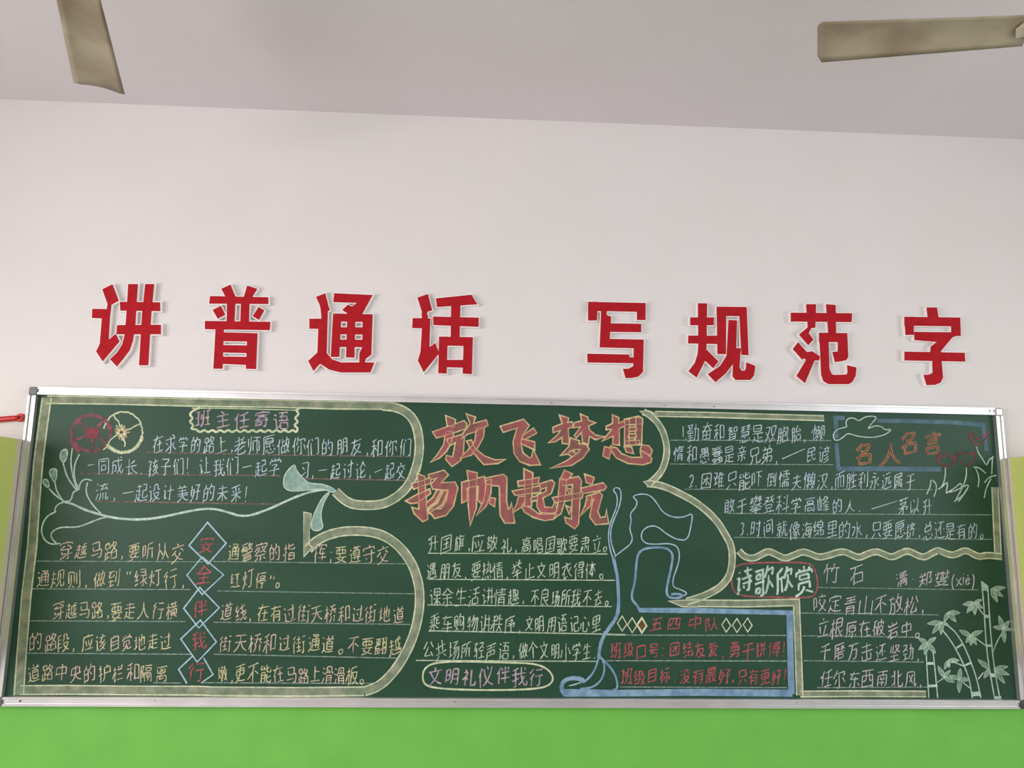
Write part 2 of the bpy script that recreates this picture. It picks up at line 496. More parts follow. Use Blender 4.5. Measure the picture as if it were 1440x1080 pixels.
[[7115,6615,5521,4630,4339],[6341,6264,2064,1941],[1115,1214,1415,2621,3226,3734,3940,4046,4073],[7041,4441,4339,3939,3741,1241]],
[[5945,5750,4757,4464],[4275,4175,3965],[4044,4018],[2131,5931],[5914,5945],[5917,2117],[1244,1946,2444,5744,6046,6944],[6865,1465],[3664,3458,2144,2114]],
[[2428,2827],[4269,6568,6463,5655,5552,5415,5114,4514],[7044,3944],[2073,1962,1759,1754,1443,1438,2431],[1215,1719,2428,2431,2633,3042,3253,3259,1059]],
[[1969,5769,5968],[5968,5562,4154,4015,2814],[7043,1243]],
[[1973,2468,2463],[4263,4268,3974],[5250,2450],[5763,6172],[6934,1234],[6854,6863,1463,1353],[5250,5044,4141,4039,4015,3814,2914]],
[[2138,1537,1035],[6915,5726],[5273,5470,5564],[2141,3042],[6841,5829,5726],[5064,4859,4452,4346],[3515,4419,5426,5726],[1270,2870,2968,2152,2116,2014,1414],[3846,5546],[3764,7064],[6253,5847,5445,5342,5139,3730]],
[[2927,2237],[4266,3973],[6757,6666,1466,1457],[5156,5016,4915,4014],[6946,1246]],
[[5446,5341,4832,4630,4526],[2134,2434],[4026,3823,3019,1614,1415],[4026,4526],[4026,3928,2533,2434],[2946,2434],[6616,6415,4526],[3757,3346],[3973,4166],[6657,6666,1566,1457],[1346,6846]],
[[4135,6135],[1517,2129,2229],[3973,4166],[2229,2341],[4152,4117],[1455,1466,4166,6766,6755],[5952,2352],[7117,6815,4315,4117,3419,2428,2229]],
[[4169,4173],[2158,6058],[2021,4421,4332,2132,2031,2017],[2143,2241,6941],[5014,5614,5915,6046,4152,3954],[1361,1368,4169,6868,6861],[4162,3954,3551,3248,2346,2141,1241]],
[[3048,2943],[3048,3248,3451,3757,2559],[3048,2651,2351],[5424,6816],[4657,6357],[4169,4074],[2341,1846],[1249,1853,2358,2559],[1216,1415,1717,2825],[2663,2559],[4132,4116,4014,3314],[6232,1932,1535],[4361,4458,4657,4852,5246,5545,6041,6937],[1035,1535,2139,2341,2943],[2943,3141,5242,5746,6252,6357,6658,6661,6862,6868,1368,1263]],
[[2155,1842,1433,1130],[7030,6839,5955],[2914,3914,4116,4172]],
[[5743,6825],[3014,3914,4115,4161],[2543,2236,1527],[1048,1249,2160,2462],[3074,2873,2462],[6149,6350,6655,6762,2462]],
[[2642,2616,2414,2114],[2642,3543,3555,1555,1543,2642],[2474,2666],[7025,7223,7015,6315,5917,5945],[3534,3725],[1221,1734],[6764,6371],[4455,7055],[5473,5457,5241,4828,4014],[3965,1165]],
[[5621,5524],[4637,6337,6345,2946,2837,4637],[5621,5918,5914,6514,6615,6630,2630,2528,2514],[1216,1734,1871,6571,6561,1761],[4653,4621],[6453,6055,4653,2752],[3420,5621]],
[[4173,4119],[1559,1519,6619],[6615,6659]],
[[2517,6417],[4161,4173],[1770,1761,6461,6470],[1248,7048],[3148,3044,2639,2533,2514],[6417,6434,2634,2031,1224,1024]],
[[2173,2124],[5554,6363,6368],[5554,5950,6946],[5554,5354],[4464,5354],[3063,3024],[3645,4950,5354],[4869,6368],[6631,4031],[4040,6740],[7022,3722],[5343,5314],[1263,1223,3024],[4973,4870,4668,4464,3759]],
[[1466,1437],[1615,2223,2535,2674],[3724,3857,6756,6726,6625,6224,5926],[7070,3570],[5270,5214]],
[[4638,4615,4314,3414],[4373,4466],[5955,5752,5047,4844],[5955,2856],[5039,4844],[6638,6634,6128,5928],[4844,4344,3648,3248],[7066,1766,1531,1115],[7139,5338,5039,4838,2438]],
[[5217,5222,6037,6553],[4465,4469,4273],[4634,4737,4354],[2750,3334,3330],[7017,2317],[6965,1765,1529,1216,1213]],
[[5363,5571,5975],[1117,1416,2421,3730,3934],[1663,6463,6449,2049,1735],[4114,4131,3932,4136,4163],[2573,2867,2863],[5517,6217,6419,6726,6735,4135,3934,3735,1735,1534]],
[[6563,3763],[3727,4320],[1161,2573],[1946,1545],[3763,3772,3872,6472,6553,3753,3763],[7033,3033],[5944,5915,5614,5114],[6844,3244],[2014,1947,2152,2557]],
[[1748,1535,1226],[6350,6836,7028],[3370,4661],[2953,2919,3016,3415,5215,5617,5828]],
[[2831,2818,3015,5314,5716,5820],[1018,1218,1730],[3260,3266,2773],[3836,4728],[5573,5064,5060],[7019,6331],[5060,2260,2143,6043,6159,5060]],
[[2463,2658,2655],[3424,6424],[3434,6434],[1814,1873],[1046,1261],[6969,3169],[5714,6314,6415,6443,3543,3414],[3361,6761],[5073,5052],[7152,2952]],
[[2663,2858,2855],[1973,1914],[5550,5559],[6533,3733],[6524,3724],[1261,1048,1045,1244],[3714,3841,6541,6515,6314,5714],[7068,3368],[3150,3959,4367,4570,4573],[4150,6950],[6660,4660,4263]],
[[1216,1826],[2726,2816,3015,5215,5516,5520],[4826,3632],[5243,5339],[6917,6327],[6064,2164],[1534,1548,1749,6449,6535,6433,6033],[4172,4139],[4172,2272,2171,2157,6056,5972,4172],[5737,5539,2439]],
[[6328,6819],[2527,2117],[5820,5817,5615,3515,3317,3326],[2436,3443],[4446,4436,4335,3835],[2755,6355],[4329,4823],[1213,1117,1534,1671,6872],[5741,6437],[4446,6348,6362,4463,2863,2748,2847,4446]],
[[5620,5415,3314,2815,2825],[6817,6425],[4524,3928,3933],[1216,1417,1723],[1941,6241],[6664,4464],[3571,1271],[1257,3657],[4357,6957],[6871,4371],[1749,6248,6233,1733],[3464,1464],[2454,2474],[5574,5557]],
[[5923,6322,7015],[3734,4232,4626],[6455,6768,6669,5769],[2455,2363,2164,1864],[3734,3230,2619],[1046,1261],[3738,3939,4639,4655,2954,2939,3539,3738],[2966,4666],[6928,6955,5355],[1874,1814],[3714,3773],[6148,6137,5924,5720,5214,5014],[5328,5355,5261,5769,5874]],
[[1974,1914],[3549,4449],[5749,6649],[2463,2654,2652],[1260,1148,1046,946],[4455,3755],[5755,6455],[5715,5732],[5171,5148],[7057,7063,3363,3257],[3414,3432,4632,6832,6815,6414],[4841,4733,4631,4615],[7141,3241],[6872,3472]],
[[6928,7026,7022,6917,6715,6215,6016,5325],[3815,4621,4924,5325],[2524,3124,3426,3548,1748],[5332,5532,5835,6551],[5573,5773,6568],[7062,1762,1629,1215,1214],[5325,5332,5134,4850,4673]],
[[3717,4421,5026,5326],[6664,5972],[6443,5834,5331],[2669,2615,2514,1714],[1253,7053],[4039,1233],[3772,2870,2669,1468],[7027,7122,7016,6814,6314,6115,5326,5331,5234,4948,4873]],
[[6250,6214],[1456,3456,3340,1440],[3671,3472,2970,1568,1466,1429,1115],[7171,6672,4667,4429,3815],[4650,7050]],
[[5462,5469,5173],[3943,6843],[1137,2039,2141,2943,3241],[1260,2960],[2173,2115,1914,1514],[6839,6862,4062,3931,3521,3215]],
[[1939,1037],[2642,1941],[3440,7040],[3659,6859],[2660,1160],[1973,1916,1714,1414],[4073,4466,4434,4123,3314],[6473,5961,5914]],
[[2141,3043],[3928,6728],[3917,6717],[3963,4864,6269,6668],[1037,2139],[7058,6953,6651,4152,3955,3973],[6717,6740,3940,3917],[2960,1160],[1414,1914,2115,2173]],
[[1941,2643],[3966,4258,4950],[6037,6015],[4137,4128,4024,3618,3015],[5350,6159,6266],[5350,5448,5746,6943,7144],[5350,4950],[4974,5166],[3443,4646,4950],[1137,1939],[2660,1260],[1016,1214,1614,1916,1973],[3266,7066]],
[[4455,4560,4863],[1841,2642],[1137,1838],[6862,6870,3370,3262],[7026,3026],[2560,1260],[5246,5214],[6639,3739,4149,4255],[1414,1815,1873],[6455,3555]],
[[2162,1760,1052],[2958,2661,2162],[1030,1230,2134,2639,2843],[3344,3451],[7231,6830,6035,5638,5543],[7055,6461,6063],[6063,5561,5055],[3051,3451],[3114,3914,4115,4135],[6523,1623],[2429,5729],[6050,6074],[4566,4461,4257,3451],[3572,3673,4566],[4574,4270,3565,3165,2967,1267],[3559,4453],[2150,2174],[2935,4135,4737,5037],[7043,1143],[6967,6167,5966,5867,5067,4966,4566]],
[[1948,3448,3428,3217,3115,2914,2414,2116],[5632,5628],[5632,5934,6346,6554,6561],[5632,5334,5043,4850,4652],[3915,4618,5628],[2373,2469],[4652,4350,4145],[5628,6617,7015],[4861,7061],[1115,1523,1933,1963],[1163,3763],[5173,4652]],
[[3259,3470,1570],[1747,3547],[1735,3535],[6560,6344,6034,5730],[4750,4345,4340],[4750,5048,5335,5730],[7015,6418,6024,5726],[5730,5726],[4315,4414,4716,5525,5726],[1723,1759],[3514,3559],[7060,5060],[4159,1259],[1021,4026],[4750,4859,5060,5273]],
[[4651,4948,5433,5732],[4651,4147,3847],[2614,3214,3517],[7015,6617,5727],[5732,5727],[5732,5933,6344,6561],[3517,4215,4919,5325,5727],[1753,3853,3729,3517],[5061,7061],[3362,3374],[4167,1167],[1524,1543],[4651,5273],[1344,1449,1753,1758,1958,2063,2074],[1528,2728,2743,1543,1344]],
[[4073,4269,4161],[1261,6961],[5861,5753,4635,3224,1917,1215],[2361,2454,3537,4328,5321,6317,6815]],
[[1916,2114,2716,2928,2948,1748],[1973,2268,2163],[4437,6337],[4521,3914,3714],[4446,6346],[4066,6966],[6359,6328],[3954,6854],[4458,4428],[1763,1738,1526,1115],[3628,7028],[4273,4066,3966,3762,3459,3063,1163]],
[[1348,3048],[5035,4348],[1327,3027,3068,1468,1321],[6273,6217,5915,5015],[3960,7060]],
[[1352,3152],[6853,4353],[6836,4336],[3518,3923,4335,4370,6871,6815,6614,5814],[1332,3233,3270,1470,1326]],
[[6162,1962],[2435,2326],[6430,4130],[2326,1924,1719,1215],[1962,2072,6172,6152,1952,1962],[6943,1243],[4143,4117],[6915,4215,4117,3717,3219,2326]],
[[6016,2116],[6027,2127],[2452,2852,3746],[2452,1543,1342,1043],[4868,6668,6548,4649,4668,4868],[2668,2452],[1769,3668],[2116,2238,5938,6016],[3857,1357],[1357,1364,1769,1873]],
[[7216,7014,5015,3819,3422],[1015,1314,1715,2819,3022],[3022,3422],[3022,2231],[6448,1948],[4159,1959,1937,6437,6459,4159],[6870,1270],[3422,4032,4170]],
[[3538,1738],[3529,1729],[2064,6164],[7047,1147],[3514,3547],[1719,1747],[6164,6171,6072,2172,2056,6155,6164],[4338,6637,6430,5823,4414],[7215,6615,5523,4930,4638],[4121,1118]],
[[6139,2639],[2548,2147,1239],[2628,6128],[3674,3472,3365],[5114,5914,6116,6152,2652],[1265,6965],[2614,2550,3064]],
[[6638,4738],[1638,3438],[6654,4754],[1654,3454],[1115,1634,1770,3470,3417,3415,2715],[4115,4526,4737,4770,6670,6616,6515,5815]],
[[1763,6463],[4173,4115],[6945,4445,3539,2326,1219],[6919,5826,4639,3745,1245]],
[[6918,5626,4735,4441],[1218,2627,3841],[2357,2650,2948],[6058,5549],[1566,6666],[4173,4115],[6943,4643,4441,3841,3643,1243]],
[[6521,6426,6133],[6521,6817],[6521,4818,4018],[2146,1744,1539,1030,1024],[6949,6262,5972],[2149,2746,3140,3038],[4772,4672,4360,3648],[4018,4124,4634,5150],[1259,3059],[2114,2173]],
[[2148,1746,1437,1031,1028],[2151,2649,3044,2942],[7115,6815,6517,5526],[4553,4646,5036,5330,5528],[4115,4819,5526],[5528,5526],[3061,1261],[6672,3867,3735,3524,3115],[5528,5931,6237,6648,6653,3853],[2114,2173]],
[[4138,4032,3522],[4169,6669],[2150,1747,1030],[2150,2450,2649,3243,3141],[6438,7023,6920],[4315,4414,5014,5215,5351],[2214,2273],[1259,3159],[3852,7052]],
[[2151,2649,3041],[2147,1745,1540,1031,1026],[4372,4665],[3518,7018],[6673,6373,5758],[4139,6439],[3061,1361],[3858,6758],[2114,2173]],
[[5730,6030,6836],[3858,6458],[2149,1746,1539,1029],[2149,2250,2648,3043,3039],[1261,3061],[5220,5219,5018,3816,3870,6471,6445,3844],[2214,2247,2149,2274],[7116,6815,6517,5824,5730,5431,5237,5044]],
[[4655,4448,3740,3539],[2943,2649,2151],[6137,6114],[3515,4222,4430,4437],[4956,5170],[5955,6052,6346,7040],[2048,1747,1644,1539,1031,1028],[1261,2961],[3969,5170,6372,6672],[7055,3655],[2114,2147,2048,2174]],
[[2147,2645,3038],[5720,6120,7014],[2147,1745,1027],[3414,4520],[3568,6968],[3737,6837],[6174,6156],[5227,6827,6747,3746,3727,5227],[4457,4473],[5227,5256],[2114,2146,2048,2174],[1159,3059,3456,7056]],
[[2916,2953],[4863,7063,6852,6648],[7015,6323,5735,5537],[3472,3373,1768,1566,1532,1322,1118,1216],[5073,4863,4149,3949,3553,1553],[4015,4621,5128,5336,5537,5553]],
[[5735,5934,6326,6818],[5063,7063,6850,6648],[1423,1534,2734,2623,1423],[2757,2663,1462,1452,2652,2757],[3670,3716,3514,2914,2715],[1170,4170],[1043,4343],[4548,4451,5063,5273],[4415,5021,5432,5735,5753]],
[[2158,2117],[6650,4350],[4373,4317],[7017,1217]],
[[7152,6252,6153,6172,4672,4661,4455,3949,3749],[1643,3243],[1657,3257],[1026,3430],[1615,1668,3073,3473],[6441,4142],[6441,6336,5524,4215,3814,3615],[7015,6815,6317,5324,4534,4436,4442]],
[[1616,3420,3721,3723],[1655,6155,6170,1770,1616],[1639,6639],[4055,4140,4338,4530,5022,5616,6415,6617,6823]],
[[5046,5041,5337,6228,6923,7423],[5046,5246,6459],[5046,4746,4550,4151],[1355,3055,2844,2334,1928,1222],[3015,3214,3914,4118,4173]],
[[2773,3273,5066],[5040,5341,6551],[1246,2845,2841,2432,1824,1219],[3114,3914,4117,4159,2159],[6919,5926,5035,5040,4840,4445,4146]],
[[6921,6126,5433,5235,5240],[1452,1752,2643],[4148,4547,4841,5240],[5373,6368,6362],[5240,5341,6250],[1223,3535,4136],[6962,1362],[2914,3814,4015,4148,4173]],
[[3669,3759,4344,4835,5132],[3669,6668,6148,5637,5334,5132],[1572,2467],[2148,1053],[7115,6915,6319,5130],[2915,3215,4121,5130],[1517,2435],[5132,5130]],
[[5123,4723],[5123,5321,6216,6814,7015],[2335,1417,1415],[2367,1572],[3050,3452,3757,3960,3972,5872,5955,6153,7053],[2048,1253],[4723,3736,3643],[4723,4521,4018,2814],[5123,6236,6343,3243]],
[[1572,2468],[2148,1053],[3517,6617],[2435,1417,1415],[5070,5037],[7053,3153],[3568,4869,6373,6872],[3517,3536,5037,6636,6617]],
[[4840,4817],[3539,3528,3423,2815],[2435,1417,1415],[6846,6650,6351],[2148,1253],[5065,4873],[1572,2268],[6140,6116,6315,7015,7116,7223],[3749,3753,4360,4464],[6157,6351],[6351,3248],[3065,6965]],
[[1572,2468],[4635,4640],[4635,5229,5224],[2134,1417],[1252,1948],[3056,3465,3766],[3766,3873],[3766,6966],[4854,4850,5345,5340],[7040,2840],[5214,5914,6216,6319,6654,3754,3328,3424,6824]],
[[6424,3324],[1253,1949],[6434,3334],[1572,2168],[2234,1416],[3261,6661],[3314,3443,6443,6416,6314,5614],[6869,3069],[2752,7052],[4873,4852]],
[[1572,2466],[5052,5063,3563],[6334,3534],[2048,1253,1252],[6325,3525],[2334,1417],[6353,6372,3672,3553],[3514,3543,6343,6315,6114,5514],[2845,2852,3553,7052,7045]],
[[2233,2632,3324],[4614,5615,5819,5868],[3050,3460],[1246,1460],[3968,7068],[2373,2233,1315]],
[[1214,1823],[4544,5439],[3949,4547],[3223,3314],[6914,6324],[4823,5015,5313],[7237,7132,6931,6532,6334,6243,6264,3864],[1146,3251],[2373,2333,2132,1631],[3164,1364],[3532,4035,4544,4753,4873]],
[[5565,5258],[4761,3361],[1158,1366],[2532,2627,3622,3720],[2643,2148,1849],[4168,3974],[3720,3517,1314],[4754,3354],[6758,7166],[6150,6448,7040],[4968,3068,2666,2459],[1732,5832,5829,5324,4722,4619],[1340,1951,1974],[7015,6414,4817,4420,3720],[6174,6150,5339,4839,4740,3439,3348,4648,4740]],
[[3233,3429,3924,4223,4321],[4321,4119,2715],[4321,4821],[4821,5119,6315,6615,7017],[4257,4065],[2470,2464,2657],[2933,2732,2324,1316],[5866,5561,5557],[3350,3346,3043,2933],[6850,6857,1457,1450],[6344,1944],[1670,6373],[4821,4923,5730,5734,2933]],
[[6162,5950,5537,4824,4116],[5162,4849,4137,3530],[1135,2137,2440,3342],[2373,2314],[4262,7062,6834,6621,6415,5615],[3059,1359],[1148,1050,1461,1470],[4473,4363,3450]],
[[3459,3449,3239],[3215,3921,4331,4438,4474],[2669,1169],[7016,4616],[6016,6069],[1969,1923],[2546,1246],[6969,5169],[5243,6843],[2824,1923,1822,1020]],
[[2161,2472],[2161,1959,1450],[2161,6661],[1216,7016],[6439,2039],[4173,4116]],
[[6535,1835],[1853,6553],[4169,4115],[1215,1523,1832,1868,6569,6516,6214,5414]],
[[1146,2353,2457],[2857,3468,3471,1572],[2857,3054,5154,5557],[2857,2457],[7147,6947,6152,5957],[5224,4915],[3015,3021,2924],[5065,6073],[2457,1564],[6663,5957],[5957,5557],[2331,5731,5743,2344,2331],[6915,1215],[5557,4473]],
[[5074,4763],[3343,1443],[5215,6115,6315,6519,6730,6863,4763],[4846,5534],[2263,2267,2473,2675],[4152,4562,4763],[1421,3422,3463,1463,1416]],
[[1953,6253],[6236,1936],[6219,1919],[6215,6269,1970,1914]],
[[2442,1940,1736,1232],[6419,2519],[2545,6445,6415],[1369,6869],[2515,2541,2442,2650,3263,3368]],
[[1542,1041,1035],[1548,2848,2823,1523],[5373,5347],[7215,6815,5921,5128,4245],[3070,1270],[2070,1546,1517],[3315,3834,3944,3963,6863,6860,6653],[3945,5347,6646,6437,5726,4717,4115]],
[[3315,6515],[4474,4468],[3444,3461],[5961,5944],[6957,6157,4846],[2338,7038],[7068,1568,1531,1015],[2357,3257,3553,3952,4250],[2122,2926,3428,6428,6515],[5057,5757,6947,7147],[4257,3557,3253,2952,2346],[3315,3326,3937]],
[[2662,2668,2273],[3535,3043,2444],[2444,1741,1237,1134],[4773,4817,5115,6816,7022,7026,6830],[2414,2444,2649,3156,3262,1462]],
[[4456,4659,5062],[4456,3956],[4456,5251],[5029,5224],[3974,4168],[2950,3955,3956],[3956,3859,3161],[3936,4144],[3023,3127,3431,3535],[3023,5224],[5224,5422],[6968,1268],[6160,6145,4144,2045,1960],[5415,5614,6314,6615,6635,3836,1535,1514]],
[[4568,5262],[3235,3239,2844,2245],[4349,5043],[1028,1843,2245],[6173,6114],[2314,2370],[1154,3354],[7332,7134,6233,5831,3828],[3172,2169,1268]],
[[3415,3917,4624,5033,5235],[1026,1029,1434,1742,2244],[7015,6716,6320,5534,5235],[3139,2843,2345,2244],[5273,5235],[6761,4061],[2315,2369],[7042,3642,3339,3139],[4170,4061,3960,3551,3054,1154],[3172,2471,2369,1268]],
[[1417,3423,4328,4432],[3359,1752],[4168,3973],[4659,5059,6453,6547,1747,1752],[5247,5215,4814,4314],[1361,1467,4168,6867,6861],[2141,2036,2133,6833]],
[[1561,6661],[2551,3126],[4075,3972,4168],[5650,5337,4824,4717],[6917,1217]],
[[4973,4659],[2559,2514],[4616,5014,5714,5915,5959],[4355,3859,1959],[7059,4659],[3948,4458,4659],[2273,1959,1758,1247]],
[[2450,1451,1453,2473,2673],[5367,5319],[6867,3867],[7019,3619,3123,1219],[3137,1234],[1635,1739,2245,2450,2853,3057]],
[[3058,2753,2351],[1119,3126],[2351,2246,1739,1635],[2351,1350,1252,2373,2573],[5750,6170,3670],[4344,4643,5035,5724,6617,6915,7115],[5750,6750,6439,5624,4616,4415],[3040,3039,1535,1234],[4470,4344,4244,4032,3416]],
[[5972,6470],[2372,1455,1451,2451],[1635,1740,2346,2451],[3158,3058,2853,2451],[6939,6129,5526],[1219,3124],[3417,3816,5524],[3957,6862],[7048,5044,3743],[3037,1535,1233],[7023,7121,7016,6814,6414,5918,5524,5046,4973]],
[[1119,3123],[2373,1455,1351],[6617,6636,4136,4017],[6617,4017],[3057,2753,2350],[1351,2350],[1535,1639,2246,2350],[5373,5348],[3948,6848],[6964,3764],[3037,1435,1234]],
[[3028,2825,1119],[1351,1456,1861,2373],[5274,5068],[2351,2246,1740,1535],[3858,6758],[5247,5214],[5247,6748,6668,3968,3866,3848,5247],[3719,3737,6837,6821,6719,6219,6021],[1234,2837,3035],[2958,2451,1351]],
[[1119,2824],[7121,7020,6324,5732],[1234,1737],[6461,4061],[2837,2035,1835,1737],[1251,2172,2373],[1251,2251],[2251,2146,1741,1737],[2251,2552,2858],[7050,3750],[4714,5214,5315,5350],[6450,6472,3972],[6941,5732,5030,3521]],
[[2573,2870,2864],[7216,6814,5319,4526,4432],[5573,5369,5264],[7043,1243],[6664,1564],[6353,1853],[6933,1433],[1115,1414,2417,3524,3731,3933,4064]],
[[6349,5959],[5931,6437,6839],[3566,3257],[4749,4459],[4330,4937,5239],[2572,2544],[3617,1417],[1437,3637,3617],[1328,3628],[2437,2417],[1271,2572,3473,3872],[5916,6414,6814,6917,6971,5971],[4814,5315,5371,4471],[3548,3052,2852,2357,1157],[1657,1663,1566],[3757,2657,2453,2152,1142,1437,1314]],
[[1032,1431,2437,3037],[6336,5737,3930,3029],[5762,5364,1864],[3573,3550],[6470,5963,5762,5659,5054,4950],[3948,3844,3241,3039,3019,3216,3515,6315,6516,6723],[7050,4850,4048,3950,1250]],
[[4855,4816],[3970,3755],[3255,3216],[1514,1555,6655,6615,6414,5814],[7070,1270]],
[[5036,5424],[2723,3036],[6415,6439],[1416,1828,1839],[7059,1259],[1948,6148,6349,6269,1969],[4173,4114]],
[[6517,6537,4037,3917],[6517,3917],[5274,4972,4666,3955,3850],[2838,1438],[3850,6652],[1455,2855],[5964,6457,6652],[6652,6851,7048],[1014,1432,1572,2872,2816,2614,2214]],
[[2938,1438],[1455,2955],[7016,3716],[6959,4059],[5316,5373],[3937,6837],[2314,2815,2917,2972,1471,1433,1015],[4270,4160,3649,3447,2947]],
[[4473,4264],[4264,6864,6634,6531,5830],[4264,3759,3754],[1437,2837],[3754,3452,2952,2754,1454],[3953,3919,4115,4414,6815,7017,7122,6925],[1212,1015,1433,1571,2870,2816,2714,2214],[3754,3953,5553,5537,3937]],
[[4663,5263,6568],[3539,1439],[4630,5230,6636,6835],[2173,1564,1559,3561],[3528,1428],[4673,4653,4848,6848,7053,6857],[4641,4619,4815,6614,7016,7122],[1414,1549,3549,3515,3014,2814,2515],[3170,3464,3561,3759,3757]],
[[1934,6334],[6318,1918],[3764,3973],[1949,6349],[1915,1964,6364,6314]],
[[4074,4168],[5125,6334,6635],[5125,5321,6217,6815,7016],[5125,4626,4231,3837,3741],[3819,2015],[2054,6154],[2041,6041,6143,6167,2167,2015]],
[[2849,3050,3946,4445],[1120,1520,2626,3535,3739],[4239,4215,3914,3214],[5556,5553,5049,4648,4445],[4541,4445],[4541,5039,6739],[5926,6534,6739],[2863,2873],[5273,5263],[1268,6968],[5956,1857],[4541,4239,1239]],
[[2853,2857],[5546,2446],[3364,3359],[3364,3766],[3364,1764],[6816,7015,7114],[6364,3864,3766],[3972,3770],[3972,6771],[1471,3770],[3713,3715,3516],[3770,3766],[2432,3532,3525,3424,1424,1332,2432],[5635,5615],[2435,2415],[6816,6732,4432,4424,6724],[6816,4315],[3516,1115],[2853,2952,5353,5551,6150,6748,7248],[3359,3458,5257,7058],[5357,5354,5550,5543,5341,2641,2442,2451],[3359,2957,1258],[2853,2553,2451,1950,1548,1048]],
[[1442,2145],[1160,2674],[4814,5714,5916,5950],[6870,3970],[7050,3650],[3059,2757,2250,2146,2114]],
[[5614,6214,6415,6451],[7070,5770],[1162,2273],[1746,1344],[5122,2719],[5751,7051],[3973,3952],[4865,3065],[3944,3921],[4936,2836],[5051,2851],[2359,1747,1814]],
[[4268,4566],[2617,4623],[5237,5640,6650],[1237,2143,2644],[2617,2645,2647,3555,3961],[1263,3763,3961,4363,6963],[7317,6817,6123,5233,5237,4938,4548,4359,4162,4269,3973]],
[[6619,1519],[1534,2334,2939,3244,3370],[6635,5035,4837,4870],[1270,6970],[6614,6654,1654,1514]],
[[3546,3336],[1115,1414,2615,3718,3821],[5535,5430,4824,4721],[2526,2835],[4847,4871],[3271,3247],[1271,6871],[3247,1646,1761,6560,6446,3247],[7035,1135],[6915,6514,4919,4721,3821],[2125,2526,3623,3821]],
[[2136,2435,3225],[4138,4271,6671,6638],[5359,5334],[3515,3715,4421,5334],[6927,7124,7016,6615,5715,5617,5633,5334],[1146,3346],[3263,1363],[1215,1926,2238,2273]],
[[5930,5850,2350,2330],[6172,5766,5662],[3873,4168],[4041,4032,3624,2417,1714,1415],[4628,4617,5015,6615,6816,7021],[2461,2467,2072],[6853,6761,5562,1461,1452]],
[[2143,5943],[4363,4368,3874],[6016,6031,2131,2116],[6016,2116],[5953,2153],[7063,1163]],
[[2135,6135],[2852,1551],[2852,3048,3549],[3549,4046,4142],[3549,3755,3763,1764],[6129,2129],[4663,4765,4965],[5723,6122,6115,2115,2123,5723],[6942,1242],[4172,1072],[4450,5050,5956,6361,6568],[2852,2858,957],[4965,5359,6152,6849,7250],[5169,7069],[5274,5169,4968,4965],[1972,1764,1563,1461,1551]],
[[2565,1972],[3326,2722,2321],[2321,2252,1252],[5215,5273],[7050,3450]],
[[4245,4834,4731],[3025,2221],[2366,1771],[1916,2221],[1152,2152,2221],[6173,6117,5715,4915],[7059,3559]],
[[2664,2070],[2321,2118],[2321,2252,1252],[2321,2723,3226],[5051,6551],[5073,5016],[7016,3316]],
[[1871,2564],[1916,2321],[3124,2822,2321],[6646,3946,3919,4016,4315,6615,6816,7021,7025,6828],[2321,2252,1252],[3869,6569,6643]],
[[2927,2623,2122],[1717,2122],[2364,1672],[1152,2052,2122],[6115,6173],[7038,3238],[4373,4230,3617],[6860,3460]],
[[1916,2221],[2366,1771],[3127,2623,2221],[1152,2152,2221],[4034,4534,6143,6443],[5170,5274,5375],[5170,4868,4360,3251],[5170,5370,6060,7052],[4047,4021,4117,4415,6415,6717,6923]],
[[2366,1970],[5223,5023],[5223,5321,6415,6814,7215],[1152,2152,2121],[5023,4035,3839,3843],[5023,4821,3916,3414,3115],[3350,3652,4157,4372,6072,6153,6352,7052],[5223,6133,6437,6443,3543],[1715,2221,2622,3025]],
[[2121,2623,2925],[2121,1816],[2121,2152,1152],[2266,1969],[4031,4423],[6151,6115,5914,5214],[5252,5273],[3765,6765],[7038,3438],[3251,7051]],
[[5626,5729,6941],[5626,5225,4520,3215],[5626,6815],[6152,5748,5446],[3530,4838,5343,5446],[2320,2252,1252],[1772,2364],[4864,4860,4152,4147],[5173,5369,5365],[5446,3747,3546],[6964,3364],[1915,2320,3023]],
[[2364,1571],[3616,3734,6534,6516],[3616,6516],[3128,3125,2521,2121],[4772,4766,4458,4344],[6872,3372],[3144,7044],[3559,6359,6244],[1917,2119,2151,1152]],
[[3237,4737,4835],[3018,3117,3721,4328,4835],[6919,5235],[2725,2123],[2264,1969],[1152,2152,2123],[2123,1818],[3559,6659],[5171,6671,6648,3548,3571,5171],[4835,5235,5537,7037],[5114,5133,5235,5136,5171]],
[[1966,1572],[4327,4426,5330,6636],[3123,2624,2423,1921],[4452,4557,4361,4366],[5266,5272,5174],[6825,5317,4114,3715],[1617,1921],[4139,4739,5441,6045,6345],[1152,1952,1921],[7066,3466],[7052,3452,3430,2815],[6166,6160,5953]],
[[5514,6415,6620,6863,4563],[5833,4330],[4852,4334,4330],[3217,2625],[1332,1370,3270,3232],[2359,2339,2130,1923,1215],[5543,5837,5833,6030,5928],[4873,4563,4361,3953]],
[[4074,4066],[6915,6714,4821,4421],[5766,5972,6173],[4030,3723,3017,1714,1214,1015],[6024,5939,2239,2137,2124],[2273,2469,2466],[5247,5647,5557,2657,2455,2547,5247],[1357,1465,2466,6865,6857]],
[[6435,4035],[6851,1251],[6366,1966],[4017,4073],[2129,2428,3121,3918,4116,4715,6915],[2341,2129,1928,1722,1416]],
[[4671,6671,6651],[1015,1426,1527],[6651,4650,4629,4726,5025,6725,7027,7133],[1527,1441],[2637,3737],[3666,1366],[2620,2473],[1152,3852],[7016,3216,2121,1925,1527]],
